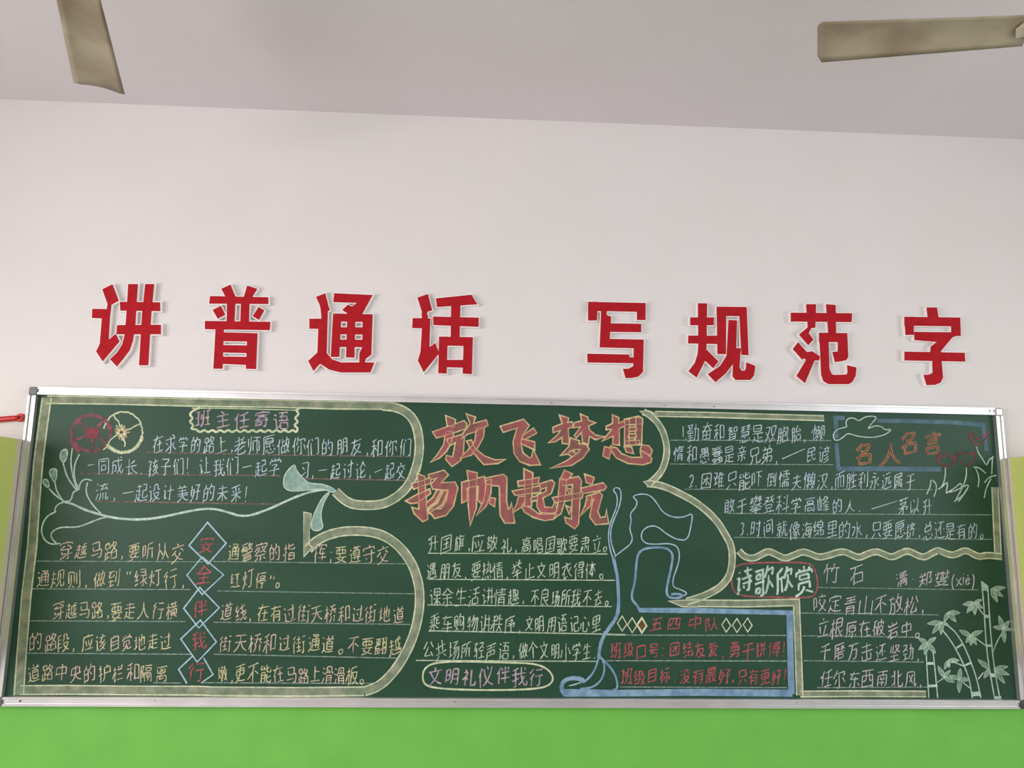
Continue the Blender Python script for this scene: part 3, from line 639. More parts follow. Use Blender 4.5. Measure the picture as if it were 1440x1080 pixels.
[[2537,3537],[6032,5730,4923],[6032,6230,6425,6924,7128,7133],[6138,6441,6953],[6868,6473],[5238,4835,4334],[4030,4334],[1015,1326,1528],[1528,1542],[3565,1365],[7062,4362,4334],[2473,2521],[3652,1052],[6032,6138,5941,5751,5774],[7217,7016,6015,3416,2619,2521,2123,1727,1528]],
[[3945,5145],[2323,2519,3316,5915,7016,7218],[2323,1924,1826,1528],[1015,1326,1528],[5766,6965,6646,6445],[2439,3239],[3959,5159],[5726,6337,6437],[5756,6246,6445],[6445,6437],[1528,1442],[6437,6735,7028],[5171,3971],[1253,3253],[2374,2353,2452,2323],[5171,5124],[1366,3066],[3528,4031,5033,5235,5536],[3971,3930]],
[[6616,4316],[1419,1443],[4335,6635],[6637,6640,5944,5251,4760,4561],[2422,2454],[4561,4361,3854,1454,1471,3271,3254],[6616,6637],[4337,4316],[5074,4867,4666,4561],[3423,2422,2421,1118],[2439,3239,3736,4137,5448,6360,6466,4867]],
[[3264,3473],[4453,4415],[6343,2143,2148,2757,2863],[6928,1228],[1464,6864]],
[[5416,5438],[7047,5555],[3946,4549,5254,5555],[4170,6470,6364,5657,5555],[3266,1266],[6638,4238],[2454,2414],[3244,1444,1448,2168,2173],[1126,3231],[3715,7015]],
[[3650,4340],[2124,2148,1248],[2124,3717,6617,7219],[2124,1522],[1472,2263],[5973,5928,5626,4726],[6861,3261]],
[[1115,1521,2023],[7117,7015,6115,3815,3017,2023],[3039,3744,4352,4853],[1572,2264],[1150,2050,2023],[6444,6839],[6869,3169],[5268,4855,4824]],
[[4253,4142,3833,3428,3026,2826],[7318,7015,6515,3815,2917,2322,2022],[1417,1520,2022],[3570,6570],[2022,2049,1049],[1470,2263],[6835,7034,6827,5627,5554],[3054,6954]],
[[3864,4265,4862,5361],[7217,6915,3815,3217,2123],[5357,5361],[1115,1621,2123],[3472,6371],[5361,5564,6166,6371],[1470,2064],[1148,2148,2123],[3346,6746],[6736,3336],[5056,5025],[3324,3355,3457,5056,5757,6756,6726,6624,6124]],
[[1418,2022],[2022,2049,1149],[2022,2421,3017,3715,6715,7317],[2363,1470,1269],[4972,4932],[6463,3463],[3124,3244,6644,6724,6623,6023],[4972,3472,3453,6453,6472,4972],[5932,3931],[5738,6129]],
[[4864,4755],[1569,2063],[5765,6073,6374],[4064,4071,3874],[6335,3535],[3545,6345],[2123,2149,1249],[2123,3017,3815,7016],[2123,1621,1215],[6345,6355,3655,3553,3526,6325,6345],[7064,3064]],
[[7017,7015,3915,3017,2421,2021],[1148,2048,2021],[1963,1470],[5974,5768],[3733,3729,4027],[6747,3247],[1215,1418,2021],[3875,4073,4168],[5840,5823,5721,5221],[5368,5453,6753],[7033,2833],[5840,6741,6660,3260,3241,5840],[4468,4356,4052,3752],[2968,7068]],
[[1973,2266],[5114,5170,6970,6966,6251,6248,6938,7027,6824,6423,6123,5825],[2633,3032,4119],[2633,2432,1921,1416],[3973,3565,3461],[4442,1142],[1461,4261],[2633,2845,2861]],
[[1957,6357],[1731,6631],[7016,1216],[4144,1944,1971,6372,6344,4144],[4116,4172]],
[[5667,4861,3856],[2315,2517],[2517,4221,4519],[7218,6817,5326,4437,4346],[2517,2573],[6946,1246]],
[[1673,2166],[3370,6770,6718,6615,6114],[5240,3040],[1457,1414],[3040,3054,5253,5126,3026,3040]],
[[2530,2830,3234,3144,2653,3167,3171,1571,1514],[5243,5273],[5243,5441,5731,6124,6519,6916],[5243,5042,4732,4323,3515,3115]],
[[5729,5734,6139],[4638,4834,4829],[7071,3571],[5228,5215],[6414,6814,6915,6844,3744,3543,3514],[1314,1371,2671,2665,2153,2644,2734,2531,2130],[4952,6652,6663,3963,3952,4952],[6229,4329]],
[[5672,5866],[3027,2635,2335],[2342,2335],[2342,2543,2851,3059,3066,1266],[2342,2044,1255],[1524,2033,2335],[3446,3652,4154],[4362,6961],[4134,6834],[4148,6848],[5761,5719],[4119,7019],[4673,4157,4114]],
[[2225,5925],[2234,5934],[1252,7052],[6261,1961],[1670,6570],[5014,5514,5914,5915,5943,2243,2214],[4073,4052]],
[[3430,3939,4139],[7126,7223,7217,6815,6419,6146,6171,1971,1833,1215],[2957,3845,4143],[4139,4143],[4139,4537,5324],[4143,4344,4959,5161]],
[[1229,5329],[5543,5770,1770],[4914,5914,6215,6626,6743,2243,2359]],
[[5914,6514,6615,6640,1540,1414],[4073,4167],[2748,5948,5958,2459,2357,2349,2748],[2721,5322,5232,2832,2730,2718],[6966,1266]]]
PEN = {}
for ch, strokes in zip(PEN_ORDER, PEN_STROKES):
    PEN[ch] = [[((v // 100 * 135 / 87 - 8) / 110, (v % 100 * 135 / 87 - 26) / 110) for v in st] for st in strokes]
PEN['.'] = [[(0.0, 0.0), (0.06, 0.05)]]
PEN[':'] = [[(0, .1), (.07, .06)], [(0, .5), (.07, .46)]]
PEN[';'] = [[(0, .5), (.07, .46)], [(.06, .12), (.06, .0), (0, -.1)]]
PEN[','] = [[(0.02, 0.1), (0.07, 0.03), (0.0, -0.08)]]
PEN['!'] = [[(0.06, 0.8), (0.0, 0.22)], [(-0.02, 0.04), (0.03, -0.02)]]
PEN['i'] = [[(0, .5), (0, 0)], [(0, .68), (.03, .64)]]
PEN['·'] = [[(0, .4), (.06, .36)]]
PEN['—'] = [[(-.45, .34), (1.45, .40)]]
NARROW = {'.': .45, ',': .5, ':': .55, ';': .5, '!': .5, '·': .5, '1': .5, '2': .6, '3': .6, '(': .45, ')': .45, 'x': .5, 'i': .35, 'è': .5, '“': .5, '”': .5, '。': .55, '—': 2.0}


def write_to(bm, text, x0, x1, y0, y1, size, wpx=1.45, slant=0.17, layer=4, fatx=1.0, mi=0, jit=1.25):
    """hand-write a run of characters between two places of the board, one stroke ribbon at a time"""
    adv = [NARROW.get(c, 1.0) for c in text]
    tot = sum(adv)
    step = (x1 - x0) / tot
    pos = 0
    for c, a in zip(text, adv):
        cx = x0 + (pos + a / 2) * step
        cy = y0 + (y1 - y0) * ((pos + a / 2) / tot)
        pos += a
        st = PEN[c]
        us = [u for s in st for u, v in s]
        uc = (min(us) + max(us)) / 2
        big = a >= 1.0
        sx = (step * 0.93 if big else min(step, size) * 1.0) * fatx
        sy = size / 0.90
        rot = rnd.gauss(0, 0.03) * jit if big else 0
        sl = slant + rnd.gauss(0, 0.02) * jit
        ph1, ph2 = rnd.uniform(0, 6.28), rnd.uniform(0, 6.28)
        sc = 1 + rnd.gauss(0, 0.045) * jit if big else 1.0
        dx, dy = rnd.gauss(0, 0.4) * jit, rnd.gauss(0, 0.7) * jit
        for s in st:
            pl = []
            e = rnd.gauss(0, .012) * jit
            e2 = rnd.gauss(0, .012) * jit
            for u, v in s:
                u2, v2 = u - uc, v - 0.38
                u2 += jit * .022 * math.sin(4.2 * v2 + ph1) + e
                v2 += jit * .022 * math.sin(4.2 * u2 + ph2) + e2 + sl * u2
                u2 += 0.05 * v2
                u3 = u2 * math.cos(rot) - v2 * math.sin(rot)
                v3 = u2 * math.sin(rot) + v2 * math.cos(rot)
                pl.append((cx + dx + u3 * sx * sc, cy + dy - v3 * sy * sc))
            p = [b2(q) for q in pl]
            # soften gentle bends, keep sharp corners
            if len(p) > 2:
                q = [p[0]]
                for i in range(1, len(p) - 1):
                    a_, b_, c_ = Vector(p[i - 1]), Vector(p[i]), Vector(p[i + 1])
                    q.append(tuple(b_ * .8 + a_ * .2) if (b_ - a_).length < .02 else tuple(b_ + (a_ - b_).normalized() * .003))
                    q.append(tuple(b_ * .8 + c_ * .2) if (c_ - b_).length < .02 else tuple(b_ + (c_ - b_).normalized() * .003))
                q.append(p[-1])
                p = q
            n = len(p)
            w = wpx / 350.0
            ws = [w * rnd.uniform(.82, 1.15) * (1.1 if i == 0 else .62 if i == n - 1 else 1) for i in range(n)]
            ribbon(bm, p, ws, layer, mi=mi)


# ------------------------------------------------------------------ room shell
def structure(name, bm, mm):
    bmesh.ops.recalc_face_normals(bm, faces=bm.faces[:])
    return tag(link(name, bm, mm), kind='structure')


WY = 0.012                       # face of the rear wall, just behind the board
BZ0 = BZ - 0.606
rx = ROOM_X
# rear wall: painted white above the board's lower edge, green below it
bm = boxes((-rx - .2, rx + .2, WY, WY + .2, BZ0 + .012, ROOM_H))
structure('wall_rear', bm, M_WALL)
structure('trim_1', boxes((-rx - .2, rx + .2, WY, WY + .2, 0, BZ0 + .012)), M_GREEN)
structure('floor', boxes((-rx - .2, rx + .2, ROOM_Y0 - .2, WY + .2, -.1, 0)), M_FLOOR)
structure('ceiling', boxes((-rx - .2, rx + .2, ROOM_Y0 - .2, WY + .2, ROOM_H, ROOM_H + .12)), M_CEIL)
structure('wall_front', boxes((-rx - .2, rx + .2, ROOM_Y0 - .2, ROOM_Y0, 0, ROOM_H)), M_WALL)
wn = 0
for nm, x0, x1, face in (('wall_left', -rx - .2, -rx, -rx), ('wall_right', rx, rx + .2, rx)):
    bs = [(x0, x1, ROOM_Y0, WY, 0, .9), (x0, x1, ROOM_Y0, WY, 2.6, ROOM_H)]
    ys = [WY, -1.5, -2.8, -3.2, -4.5, -4.75, -6.05, ROOM_Y0]
    for i in range(0, 8, 2):
        bs.append((x0, x1, ys[i + 1], ys[i], .9, 2.6))
    structure(nm, boxes(*bs), M_WALL)
    for i in range(1, 6, 2):
        a, b = ys[i + 1], ys[i]
        wn += 1
        xm = (x0 + x1) / 2
        w = structure('window_%d' % wn, boxes((xm - .02, xm + .02, a, a + .05, .9, 2.6), (xm - .02, xm + .02, b - .05, b, .9, 2.6),
                      (xm - .02, xm + .02, a + .05, b - .05, .9, .95), (xm - .02, xm + .02, a + .05, b - .05, 2.55, 2.6),
                      (xm - .02, xm + .02, (a + b) / 2 - .025, (a + b) / 2 + .025, .95, 2.55)), M_UPVC)

# ------------------------------------------------------------------ blackboard
bb = empty('blackboard', (0, 0, BZ - .6), 'long green chalkboard in an aluminium frame covered with coloured chalk writing and drawings', 'blackboard')
XL, XR, ZT, ZB = -2.0, 2.0, BZ + .602, BZ - .606
IL, IR, IT, IB = -1.971, 1.969, BZ + .5726, BZ - .5726
link('writing_panel', boxes((IL - .01, IR + .01, 0.0, 0.0115, IB - .01, IT + .01)), M_BOARD, bb)


def rail(x0, x1, z0, z1, horizontal):
    """aluminium channel: a raised lip on each long side and a shallow tray between"""
    if horizontal:
        t = (z1 - z0)
        return boxes((x0, x1, -.014, .0115, z0, z1), (x0, x1, -.020, -.0142, z0, z0 + t * .26), (x0, x1, -.022, -.0142, z1 - t * .28, z1),
                     (x0, x1, -.0165, -.0142, z0 + t * .44, z0 + t * .53))
    t = x1 - x0
    return boxes((x0, x1, -.014, .0115, z0, z1), (x0, x0 + t * .25, -.022, -.0142, z0, z1), (x1 - t * .25, x1, -.020, -.0142, z0, z1))


cap = .034
link('frame_rail', rail(XL + cap, XR - cap, IT, ZT, True), M_ALU, bb)
link('frame_rail', rail(XL + cap, XR - cap, ZB, IB, True), M_ALU, bb)
link('frame_rail', rail(XL, IL, ZB + cap, ZT - cap, False), M_ALU, bb)
link('frame_rail', rail(IR, XR, ZB + cap, ZT - cap, False), M_ALU, bb)
for cx, cz, full in ((XL, ZT, 1), (XR, ZT, 1), (XL, ZB, 1), (XR, ZB, 1)):
    x0, x1 = (cx, cx + cap) if cx < 0 else (cx - cap, cx)
    z0, z1 = (cz - cap, cz) if cz > BZ else (cz, cz + cap)
    cp = link('corner_cap', boxes((x0, x1, -.024, .0115, z0, z1), bevel=.006), M_ALU if cx > 0 and cz > BZ else M_CAPD if cx > 0 else M_CAP, bb)
for px, py in ((28, 986), (218, 984.5), (352, 984), (640, 986), (880, 986), (1120, 987), (1424, 987), (724, 567), (776, 567), (935, 571), (1004, 572), (1392, 578)):
    p = on_y(px, py, -.0165)
    bm = bmesh.new()
    tube(bm, [(p.x, -.0185, p.z), (p.x, -.012, p.z)], .0032, 10)
    tag(link('screw', bm, M_SCREW, bb), 'small dark screw in the frame')


def part(name, bm, mats, parent=None, label=None, kind=None):
    return tag(link(name, bm, mats, parent or bb), label, None, None, kind)


def band(bm, pts, wpx, smooth=True, closed=False, edge=1.8, lf=2):
    """a broad khaki chalk band with a paler line down each side"""
    p = [b2(q) for q in pts]
    if smooth:
        p = chaikin(p, closed, 2)
    w = wpx / 350.0
    ribbon(bm, p, w, lf, closed, 0, 0.03)
    for s in (-1, 1):
        ribbon(bm, offset_line(p, s * w / 2, closed), edge / 350.0, lf + 1, closed, 1, 0.25)


Za = zone(40, 545, 4.8)
Zb = zone(320, 545, 4.8)
Zc = zone(20, 745, 4.237)
Zd = zone(300, 745, 4.237)
Ze = zone(560, 560, 3.8919)
Zf = zone(580, 740, 4.32)
Zg = zone(770, 660, 3.2727)
Zh = zone(890, 565, 4.8)
Zi = zone(1150, 565, 4.911)
Zj = zone(1020, 765, 4.8)
Zk = zone(1280, 790, 5.4)
Zl = zone(850, 850, 5.143)
BANDM = [CH_BAND, CH_PALE]

# --- broad border on the left: hooks round both articles like a figure five
bm = bmesh.new()
curl = Zb((728, 700), (790, 762), (850, 790), (940, 796), (1030, 792), (1110, 760), (1185, 705), (1240, 630), (1275, 540), (1293, 450), (1295, 360), (1280, 270), (1245, 200), (1190, 155), (1120, 130), (1045, 125))
band(bm, curl, 11.5)
band(bm, Zb((1045, 122), (735, 120), (300, 108), (0, 105)) + Za((1100, 100), (600, 88), (125, 82)), 10.5, smooth=False)
band(bm, Za((125, 70), (100, 250), (68, 500), (47, 760)) + Zc((108, 95), (72, 400), (48, 700), (28, 985)), 12, smooth=False)
part('chalk_border', bm, BANDM, label='khaki chalk border with pale edges at the left')
bm = bmesh.new()
band(bm, Zc((35, 955), (300, 953), (700, 957), (1100, 958)) + Zd((0, 962), (500, 965), (900, 962)), 11, smooth=False)
band(bm, Zd((900, 962), (985, 935), (1065, 860), (1135, 760), (1190, 640), (1222, 520), (1232, 410), (1222, 310), (1185, 200), (1120, 110), (1040, 45), (960, 15), (860, 5), (760, 10), (670, 35), (600, 75), (565, 118)), 11.5)
tri = Zd((540, 160), (537, 60)) + Zb((512, 1040), (515, 840), (565, 852), (555, 960)) + Zd((575, -20), (572, 90), (592, 105))
fill(bm, tri, 2, False, 0)
line(bm, tri, 1.5, 3, False, True, 1)
part('chalk_border', bm, BANDM, label='khaki chalk border curving round the lower left article')

# --- broad border on the right: a figure three running into a corner frame
bm = bmesh.new()
band(bm, Zh((150, 82), (500, 88), (900, 100), (1290, 111)), 7.2, smooth=False)
band(bm, Zh((70, 66), (130, 100), (190, 170), (222, 260), (231, 330), (218, 410), (185, 485), (110, 552)), 8)
band(bm, Zh((95, 552), (180, 560), (270, 595), (400, 662), (500, 735), (580, 820), (640, 925)) + Zg((845, 350), (852, 420), (838, 490), (800, 540), (730, 580), (640, 608)), 8.5)
fill(bm, Zh((46, 64), (110, 62), (165, 88), (130, 112)), 2, False, 0)
line(bm, Zh((100, 102), (46, 64), (110, 62), (160, 84)), 1.4, 3, False, False, 1)
cusp = Zh((72, 540), (120, 528), (190, 548), (180, 570), (108, 574))
fill(bm, cusp, 2, False, 0)
line(bm, Zh((120, 528), (72, 540), (108, 574), (160, 572)), 1.4, 3, False, False, 1)
fill(bm, Zg((555, 606), (600, 602), (690, 600), (690, 634), (620, 632)), 2, False, 0)
line(bm, Zg((690, 600), (620, 602), (555, 606), (620, 632), (690, 634)), 1.4, 3, False, False, 1)
band(bm, Zg((690, 616), (900, 618), (1145, 612), (1152, 800), (1160, 1040)), 8.8, smooth=False)
band(bm, Zj((505, 1012), (900, 1010), (1355, 1012)), 7.5, smooth=False)
part('chalk_border', bm, BANDM, label='khaki chalk border with pale edges shaped like a three')
bm = bmesh.new()
band(bm, Zi((1222, 590), (1232, 800), (1243, 1045)), 9.5, smooth=False)
part('chalk_border', bm, BANDM, label='short upright khaki chalk band at the right end')
bm = bmesh.new()
wv = Zj((90, 45), (125, 85), (185, 100), (240, 72), (290, 46), (345, 72), (400, 100), (455, 78), (520, 50), (570, 65), (630, 92), (700, 75), (790, 46), (850, 72), (900, 95), (960, 65), (1020, 48), (1070, 70), (1125, 92), (1180, 62), (1230, 44), (1285, 72), (1338, 92), (1385, 65), (1430, 44)) + Zi((840, 1030), (920, 1062), (965, 1048), (1015, 1024), (1060, 1045), (1110, 1072), (1170, 1058), (1270, 1070))
band(bm, wv, 8, lf=5)
part('chalk_wave_border', bm, BANDM, label='wavy khaki chalk band above the poem')

# --- title
TITLE = [
    [[(262, 98), (312, 118), (305, 160), (270, 150)], [(190, 185), (360, 125), (375, 140), (368, 165), (300, 190), (210, 215)],
     [(262, 180), (305, 185), (290, 240), (262, 290), (225, 325), (180, 348), (215, 310), (250, 255)],
     [(265, 225), (350, 200), (360, 215), (355, 300), (340, 340), (295, 372), (262, 335), (265, 315), (300, 325), (315, 240), (280, 260)],
     [(375, 88), (420, 105), (410, 140), (480, 122), (490, 148), (430, 180), (380, 195), (345, 225), (355, 195), (395, 140)],
     [(430, 165), (470, 160), (465, 210), (440, 260), (400, 310), (335, 330), (380, 290), (420, 240)],
     [(375, 235), (400, 230), (420, 275), (470, 318), (530, 340), (585, 335), (545, 355), (470, 362), (440, 330), (400, 280)]],
    [[(560, 155), (685, 118), (715, 150), (680, 200), (670, 250), (680, 300), (720, 330), (730, 325), (740, 285), (775, 362), (720, 365), (665, 345), (635, 300), (630, 240), (650, 170), (655, 160), (575, 185)],
     [(740, 165), (755, 190), (690, 225), (675, 215), (690, 200)], [(672, 225), (690, 228), (745, 240), (745, 280), (690, 255), (672, 245)]],
    [[(885, 95), (930, 110), (925, 135), (950, 130), (955, 155), (928, 165), (935, 250), (900, 245), (900, 210), (860, 235), (825, 242), (875, 200), (890, 175), (850, 185), (848, 160), (900, 140)],
     [(1000, 90), (1035, 105), (1038, 122), (1075, 135), (1040, 150), (1045, 175), (1080, 205), (1130, 210), (1080, 225), (1045, 205), (1038, 250), (1010, 240), (1005, 180), (975, 215), (965, 205), (1000, 155), (960, 160), (965, 135), (1005, 125)],
     [(945, 220), (990, 235), (985, 250), (1030, 255), (1042, 280), (1010, 325), (950, 365), (835, 383), (920, 345), (985, 300), (1000, 278), (960, 280), (925, 305), (890, 312), (935, 265)],
     [(940, 285), (970, 300), (955, 320), (930, 305)]],
    [[(1175, 95), (1205, 108), (1205, 140), (1235, 125), (1240, 150), (1208, 165), (1208, 255), (1175, 250), (1178, 205), (1120, 232), (1160, 185), (1172, 168), (1140, 170), (1140, 155), (1175, 140)],
     [(1240, 118), (1265, 115), (1262, 255), (1240, 255)], [(1240, 118), (1315, 100), (1335, 112), (1335, 140), (1240, 145)], [(1300, 105), (1335, 112), (1330, 250), (1298, 250)],
     [(1258, 162), (1305, 160), (1305, 178), (1258, 180)], [(1258, 198), (1305, 196), (1305, 214), (1258, 216)], [(1240, 234), (1320, 230), (1320, 254), (1240, 256)],
     [(1130, 268), (1165, 275), (1152, 330), (1122, 315)], [(1165, 265), (1195, 275), (1220, 305), (1275, 325), (1335, 325), (1325, 295), (1345, 290), (1385, 330), (1380, 350), (1340, 362), (1260, 355), (1195, 325), (1170, 290)],
     [(1240, 268), (1275, 268), (1285, 300), (1250, 292)], [(1335, 258), (1370, 262), (1388, 285), (1380, 310), (1345, 300), (1325, 280)]],
    [[(105, 415), (145, 430), (145, 470), (160, 660), (135, 672), (90, 630), (78, 600), (115, 610), (112, 480)], [(75, 470), (180, 435), (175, 465), (85, 495)], [(45, 562), (110, 525), (170, 500), (175, 520), (110, 570), (70, 575)],
     [(165, 420), (250, 395), (272, 420), (230, 465), (310, 460), (325, 490), (300, 590), (260, 640), (200, 655), (165, 610), (235, 605), (265, 560), (275, 500), (230, 500), (190, 495), (180, 470), (215, 435), (175, 445)],
     [(215, 500), (235, 505), (200, 570), (155, 600), (150, 580), (190, 545)], [(250, 505), (270, 510), (240, 580), (170, 630), (165, 610), (215, 575)]],
    [[(350, 462), (470, 430), (480, 450), (470, 560), (455, 575), (435, 555), (440, 480), (375, 490), (375, 560), (350, 570)], [(378, 398), (430, 410), (425, 600), (395, 690), (385, 590), (388, 470)],
     [(482, 450), (510, 445), (505, 520), (480, 590), (430, 640), (465, 570), (478, 500)], [(470, 440), (575, 418), (592, 435), (590, 560), (600, 610), (615, 600), (620, 575), (635, 680), (585, 682), (560, 640), (555, 480), (480, 470)],
     [(505, 545), (530, 550), (525, 590), (500, 575)]],
    [[(690, 390), (735, 410), (728, 590), (695, 590)], [(655, 455), (770, 435), (765, 465), (660, 480)], [(628, 510), (780, 480), (775, 515), (640, 530)], [(660, 540), (695, 540), (680, 590), (625, 628), (650, 580)],
     [(675, 585), (720, 600), (770, 635), (870, 635), (850, 660), (800, 668), (740, 650), (690, 620)],
     [(775, 470), (840, 450), (855, 465), (835, 520), (790, 545), (800, 598), (845, 600), (855, 570), (870, 615), (850, 628), (780, 625), (760, 590), (765, 530), (808, 512), (815, 485), (775, 498)], [(725, 545), (762, 535), (762, 555), (725, 565)]],
    [[(910, 395), (950, 415), (925, 450), (890, 445)], [(885, 440), (920, 445), (910, 560), (890, 630), (850, 660), (875, 590), (880, 500)],
     [(890, 450), (985, 430), (1000, 450), (985, 690), (965, 712), (920, 680), (915, 655), (950, 665), (955, 470), (900, 480)], [(845, 545), (1010, 515), (1005, 545), (860, 570)],
     [(920, 490), (945, 500), (940, 530)], [(920, 590), (945, 600), (935, 630)], [(1022, 418), (1070, 435), (1060, 470), (1030, 460)], [(1000, 495), (1120, 465), (1138, 485), (1125, 500), (1010, 520)],
     [(1035, 535), (1060, 530), (1050, 590), (1000, 640), (1025, 585)], [(1030, 540), (1100, 515), (1115, 530), (1090, 620), (1105, 655), (1135, 650), (1140, 610), (1150, 685), (1080, 690), (1050, 650), (1070, 550), (1040, 560)]],
]
for strokes in TITLE:
    bm = bmesh.new()
    for k, s in enumerate(strokes):
        p = [b2(q) for q in Ze(*s)]
        ribbon(bm, p, 3.0 / 350, 2, True, 1, .2)
        patch(bm, p, 3 + k * .12, 0)
        ribbon(bm, p, 0.8 / 350, 5, True, 1, .4)
    part('title_character', bm, [CH_REDF, CH_TITLE], label='bold red chalk character outlined in pale orange')


# --- articles: ruled lines are one mesh, every written row a mesh of its own under it
def article(name, material, rules, rows, rmat, rw=1.5, wpx=1.42, size=24.5, label=None):
    root = bpy.data.objects.new(name, None)
    root.empty_display_size = .05
    root.location = (0, 0, 0)
    C.objects.link(root)
    root.parent = bb
    root.matrix_parent_inverse = Matrix.Translation(-bb.location)
    tag(root, label)
    for r in rules:
        bm = bmesh.new()
        line(bm, r, rw, 2, False)
        part('ruled_line', bm, rmat, root)
    for row in rows:
        sz = size
        for seg in row:
            if isinstance(seg, (int, float)):
                sz = seg
            else:
                bm = bmesh.new()
                write_to(bm, *seg, sz, wpx)
                part('text_row', bm, material, root)
    return root


article('chalk_article', CH_WHITE,
        [[(206, 636), (400, 640), (582, 642)], [(113, 666), (395, 669)], [(428, 673), (572, 675.5)], [(132, 705), (392, 709)]],
        [[('在求学的路上,', 213, 330, 624, 626), ('老师愿做你们的朋友,', 327, 522, 626.5, 629), ('和你们', 521, 580, 629, 629)],
         [('一', 121, 133, 655, 655), ('同成长.', 136, 204, 655, 656), ('孩子们!', 207, 268, 656, 656), ('让我们一起学', 279, 395, 656, 658), ('习,', 421, 443, 660, 660), ('一起讨论,', 446, 524, 661, 662), ('一起交', 525, 571, 663, 662)],
         [('流,', 134, 166, 691, 692), ('一起设计美好的未来!', 171, 351, 693, 693)]],
        CH_RULEP, 1.6, label='bluish white chalk writing between pink rules')
article('chalk_article', CH_YELL,
        [[(47, 789), (285, 790)], [(300, 789.5), (574, 793)], [(44, 828), (268, 829)], [(306, 831), (583, 835)], [(41, 873), (261, 874)], [(300, 875), (577, 878)],
         [(36.5, 918.5), (270, 920)], [(300, 920), (560, 925.5)], [(216, 960), (255, 960.5)], [(283, 960), (530, 961)]],
        [[('穿越马路,', 84, 176, 775, 775), ('要听从交', 178, 260, 775, 776), ('通警察的指', 319, 416, 776, 777), ('挥;要遵守交', 441, 548, 778, 780)],
         [('通规则,', 50, 126, 813, 814), ('做到', 131, 170, 813, 813), ('“绿灯行,', 177, 262, 812, 813), ('红灯停”。', 321, 396, 814, 816)],
         [('穿越马路,', 73, 156, 857, 858), ('要走人行横', 154, 251, 859, 859), ('道线,', 310, 357, 861, 862), ('在有过街天桥和过街地道', 360, 570, 862, 864)],
         [('的路段,', 41, 110, 903, 903), ('应该自觉地走过', 114, 243, 904, 902), ('街天桥和过街通道。', 307, 484, 904, 906), ('不要翻越', 487, 566, 906, 909)],
         [('道路中央的护栏和隔离', 37, 237, 946, 946), ('墩,更不能在马路上滑滑板。', 304, 514, 947, 950)]],
        CH_RULEW, 1.3, label='yellow and pink chalk writing between grey rules')
article('chalk_article', CH_CREAM,
        [[(602, 778), (854, 779)], [(602, 814.5), (865, 816)], [(601, 850.6), (860, 853)], [(603, 887), (850, 891.6), (880, 892.5)], [(585, 928.6), (839, 930)]],
        [[('升国旗,', 600, 664, 764, 764), ('应敬礼,', 662, 732, 764, 765), ('高唱国歌要肃立。', 732, 856, 765, 766)],
         [('遇朋友,', 600, 659, 802, 802), ('要热情,', 660, 717, 803, 803), ('举止文明衣得体。', 718, 850, 803, 802)],
         [('课余生活讲情趣,', 602, 741, 839, 839), ('不良场所我不去。', 744, 857, 840, 841)],
         [('乘车购物讲秩序,', 602, 735, 876, 877), ('文明用语记心里.', 736, 853, 877, 877)],
         [('公共场所轻声语,', 594, 726, 914, 915), ('做个文明小学生.', 728, 840, 915, 917)]],
        CH_RULEB, 1.5, size=24.5, label='pale green chalk writing in the middle, underlined')
bx = zone(0, 0, 1)
article('chalk_article', CH_REDL,
        [[(852, 893), (1106, 893.5)], [(853, 929), (1107, 929.5)], [(872, 966), (1106, 967)]],
        [[20, ('五', 912, 934, 877, 877), ('四', 937, 960, 877, 877), ('中', 966, 987, 877, 877), ('队', 990, 1013, 877, 877)],
         [22, ('班级口号:', 857, 938, 914, 915), ('团结友爱,', 940, 1020, 914, 914), ('勇于拼博!', 1023, 1107, 914, 912)],
         [21, ('班级目标:', 872, 954, 951, 951), ('没有最好,', 955, 1036, 951, 951), ('只有更好!', 1036, 1107, 951, 951)]],
        CH_RULEW, 1.5, wpx=1.9, label='red chalk writing inside the blue frame')
article('chalk_article', CH_WHITE,
        [[(942, 619), (1169, 619.6)], [(942, 652.5), (1172, 653.5)], [(963, 688), (1311, 688.6)], [(1025, 722), (1395, 724)], [(1032, 755.6), (1395, 758.5)]],
        [[('1.', 957, 967, 607, 608), ('勤奋和智慧是双胞胎,', 966, 1138, 608, 610), ('懒', 1140, 1162, 610, 610)],
         [('惰和愚蠢是亲兄弟,', 946, 1096, 638, 640), ('—', 1099, 1133, 638.5, 638.5), ('民谚', 1132, 1168, 639, 639)],
         [('2.', 967, 983, 675, 676), ('困难只能吓倒懦夫懒汉,', 984, 1174, 675, 677), ('而胜利永远属于', 1172, 1288, 676, 676)],
         [('敢于攀登科学高峰的人.', 1015, 1213, 710, 711), ('—', 1224, 1262, 708.5, 708.5), ('茅以升', 1262, 1311, 711, 711)],
         [('3.', 1040, 1054, 743, 744), ('时间就像海绵里的水,', 1054, 1223, 743, 745), ('只要愿挤,', 1224, 1297, 744, 745), ('总还是有的。', 1297, 1384, 746, 748)]],
        CH_RULEW, 1.3, size=23.5, wpx=1.38, label='bluish white chalk quotations at the upper right')
article('chalk_poem', CH_PINKW,
        [[(1149, 826), (1376, 829.5)], [(1126, 862), (1320, 864.6)], [(1129, 894), (1291, 896)], [(1130, 929), (1299, 931)], [(1149, 967), (1310, 966)]],
        [[30, ('竹', 1156, 1184, 807, 807), ('石', 1192, 1217, 808, 808), 21, ('清·', 1258, 1288, 814, 815), ('郑燮', 1288, 1337, 815, 813), ('(xiè)', 1337, 1372, 815, 814)],
         [25, ('咬定青山不放松,', 1143, 1302, 849, 852)], [('立根原在破岩中。', 1148, 1295, 883, 885)], [('千磨万击还坚劲,', 1151, 1296, 915, 918)], [('任尔东西南北风,', 1151, 1300, 953, 955)]],
        CH_RULEW, 1.3, size=25, wpx=1.45, label='pinkish white chalk poem beside the bamboo')

